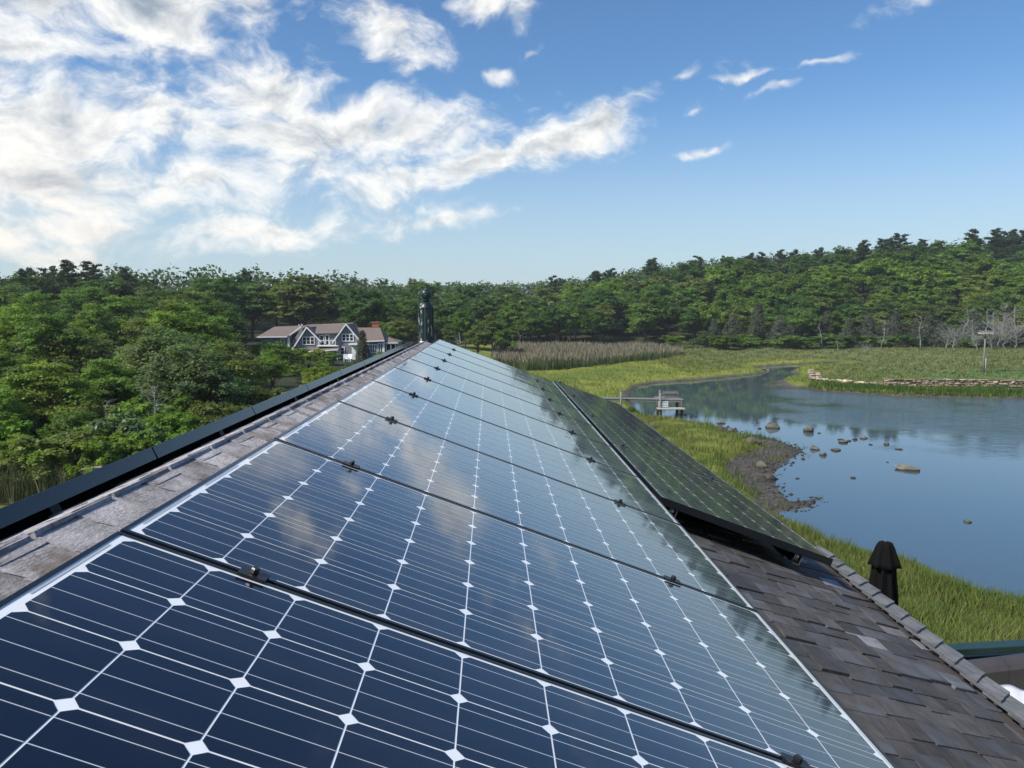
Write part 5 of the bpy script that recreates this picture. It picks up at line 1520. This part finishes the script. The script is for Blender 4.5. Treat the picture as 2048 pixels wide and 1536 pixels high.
# ================================================================== CLOSED UMBRELLA, DECK AND CANVAS ON THE RIGHT
YU = 11.0
pu = aty(1771, 1083, YU); sU = YU / FPX
zdeck = pu.z - 2.35
um = thing('closed_umbrella', 'closed black patio umbrella with flared top cover by the water', 'umbrella', (pu.x, pu.y, zdeck))
H_ = 2.35
zu = lambda py: H_ - (py - 1083) * sU
def folds(n_, amp, ph=0.0):
    return lambda th_, z: 1 + amp * math.sin(n_ * th_ + ph) + amp * 0.45 * math.sin((n_ * 2 + 1) * th_ + 1.3)
MB().lathe([(20 * sU, zu(1128)), (20.5 * sU, zu(1150)), (24 * sU, zu(1185)), (26 * sU, zu(1215)), (22 * sU, zu(1255)), (12 * sU, zu(1300))][::-1], (0, 0, 0), 64, folds(8, .17)).build('canopy', M['black_cloth'], um, True)
MB().lathe([(30 * sU, zu(1133)), (27.5 * sU, zu(1124)), (21 * sU, zu(1106)), (16.5 * sU, zu(1092)), (13.5 * sU, zu(1086)), (8 * sU, zu(1083.5)), (1 * sU, zu(1083))], (0, 0, 0), 64, folds(7, .10, .8)).build('top_cover', M['black_cloth'], um, True)
MB().lathe([(0.016, 0), (0.014, 0.02), (0.004, 0.03)], (0, 0, H_), 8).build('tip', M['rail'], um)
MB().tube([(0, 0, 0.0), (0, 0, H_ - 0.05)], 0.022, 8).build('pole', M['frame'], um)
MB().lathe([(0.30, 0), (0.30, 0.05), (0.05, 0.09)], (0, 0, 0), 20).build('base', M['dark_board'], um)

tr_ = thing('terrace', 'low wooden terrace under the closed umbrella', 'terrace', (pu.x, pu.y, zdeck))
for i in range(14):
    MB().box((-0.9 + i * 0.14, 0, -0.03), (0.13, 2.6, 0.05)).build('board', M['grey_wood'], tr_)
for sx_ in (-.85, .85):
    for sy_ in (-1.2, 1.2):
        MB().box((sx_, sy_, -0.06 - (zdeck - 2) / 2), (0.12, 0.12, zdeck - 2)).build('post', M['grey_wood'], tr_)

YR = 6.6
def rp(px, py, Y=YR): return aty(px, py, Y)
a_, b_ = rp(1880, 1297), rp(2075, 1285)
gd = thing('green_railing', 'dark green painted railing beyond the roof edge', 'railing', (a_.x, YR, a_.z - 0.9))
ro = gd.location
def rl(px0, py0, px1, py1, hp, dep, name, Y=YR, mtl='green_paint'):
    A, B = rp(px0, py0, Y), rp(px1, py1, Y)
    return MB().beam(A - ro, B - ro, dep, hp * Y / FPX).build(name, M[mtl], gd, bevel=0.006)
rl(1870, 1301.5, 2090, 1289, 14, 0.13, 'top_rail')
rl(1870, 1318, 2090, 1305, 6, 0.05, 'middle_rail', YR + 0.05)
rl(1870, 1328, 2090, 1315, 10, 0.07, 'bottom_rail')
for px in (1862, 2100):
    q_ = rp(px, 1302)
    MB().box(Vector((q_.x, YR, q_.z - 0.5)) - ro, (0.09, 0.09, 1.0)).build('post', M['green_paint'], gd)
bal = thing('balcony', 'small wooden balcony under the green railing', 'balcony', (3.9, 5.4, 2.6))
for i in range(12):
    MB().box((-1.65 + i * 0.30, 0, 3.40), (0.285, 2.7, 0.05)).build('board', M['grey_wood'], bal)
for sx_ in (-1.6, 1.6):
    for sy_ in (-1.2, 1.2):
        MB().box((sx_, sy_, 1.6), (0.14, 0.14, 3.5)).build('post', M['grey_wood'], bal)
YB = 5.9
pw_ = thing('parapet', 'dark board parapet with rounded top behind the railing', 'parapet', tuple(aty(2000, 1370, YB)))
po = pw_.location
A, B = aty(1935, 1345, YB), aty(2120, 1322, YB)
prof = [(-0.10, -0.16), (0.10, -0.16), (0.10, 0.03), (0.075, 0.065), (0.03, 0.085), (-0.03, 0.085), (-0.075, 0.065), (-0.10, 0.03)]
dx_ = (B - A)
pieces = [(0.0, 0.36), (0.365, 0.70), (0.705, 1.0)]
for f0, f1 in pieces:
    p0 = A + dx_ * f0 - po; p1 = A + dx_ * f1 - po
    MB().prism([p0 + Vector((0, y, z)) for y, z in prof], p0, p1).build('board', M['dark_board'], pw_)
MB().prism([A - po + Vector((0, -0.07, -0.16)), A - po + Vector((0, 0.07, -0.16)), A - po + Vector((0, 0.07, -0.7)), A - po + Vector((0, -0.07, -0.7))], (0, 0, 0), dx_).build('panel', M['frame'], pw_)
# white canvas cover, lying in soft folds
YC = 4.7
c0_ = aty(2040, 1440, YC)
nx_, ny_ = 26, 16
vs = []; fs = []
for j in range(ny_):
    for i in range(nx_):
        fx, fy = i / (nx_ - 1), j / (ny_ - 1)
        px0 = 1950 + 190 * fx
        top_ = aty(px0, 1371 + 6 * fx, 5.35); bot_ = aty(px0, 1520, 4.0)
        p = top_ * (1 - fy) + bot_ * fy
        p.z += 0.05 * math.sin(fy * 3.0) + 0.018 * math.sin(fx * 9 + fy * 5) + 0.012 * math.sin(fx * 21 - fy * 3) - 0.25 * fy * fy
        vs.append(p - c0_); 
for j in range(ny_ - 1):
    for i in range(nx_ - 1):
        fs.append((j * nx_ + i, j * nx_ + i + 1, (j + 1) * nx_ + i + 1, (j + 1) * nx_ + i))
cv = MB().add(vs, fs).build('canvas_cover', M['canvas'], None, True)
so = cv.modifiers.new('thickness', 'SOLIDIFY'); so.thickness = 0.006
cv.location = c0_
tag(cv, 'white canvas cover below the roof edge in the bottom right corner', 'cover')
# small roofed box seen past the left panel edge, with its guy wire
YS = 30.0
pb = aty(185, 934, YS); sS = YS / FPX
bxr = thing('bird_feeder', 'small dark wooden box with pale flat lid past the black panel edge', 'feeder', (pb.x, YS, pb.z - 0.9))
MB().box((0, 0, 0.9 - 10 * sS), (46 * sS, 0.5, 16 * sS)).build('box', M['bark'], bxr)
MB().box((0, 0, 0.9 + 0.5 * sS), (58 * sS, 0.75, 2.4 * sS), Matrix.Rotation(R(-7), 3, 'Y')).build('lid', M['pale_wood'], bxr)
MB().box((0.1, 0, 0.3), (0.12, 0.12, 1.0)).build('post', M['bark'], bxr)
wp0, wp1 = aty(-60, 951, 31), aty(165, 931, YS)
tag(MB().tube([wp0, (wp0 + wp1) / 2 - Vector((0, 0, 0.04)), wp1], 0.012, 5).build('guy_wire', simple('green_wire', (0.10, 0.16, 0.13), 0.5)), 'thin pale green wire running to the small roofed box', 'wire')

# ================================================================== HAZE (thin summer air)
hm = bpy.data.materials.new('haze'); hm.use_nodes = True; hm.node_tree.nodes.clear()
ht = NT(hm.node_tree); ho = ht.n('ShaderNodeOutputMaterial'); hv = ht.n('ShaderNodeVolumePrincipled')
hv.inputs['Color'].default_value = (0.86, 0.93, 1.0, 1); hv.inputs['Density'].default_value = 0.00026; hv.inputs['Anisotropy'].default_value = 0.2
ht.link(hv.outputs[0], ho.inputs['Volume'])
hz = MB().box((0, 1700, 29), (6100, 4700, 62)).build('haze', hm)
tag(hz, 'thin bluish summer haze over creek and woods', 'haze', kind='stuff')
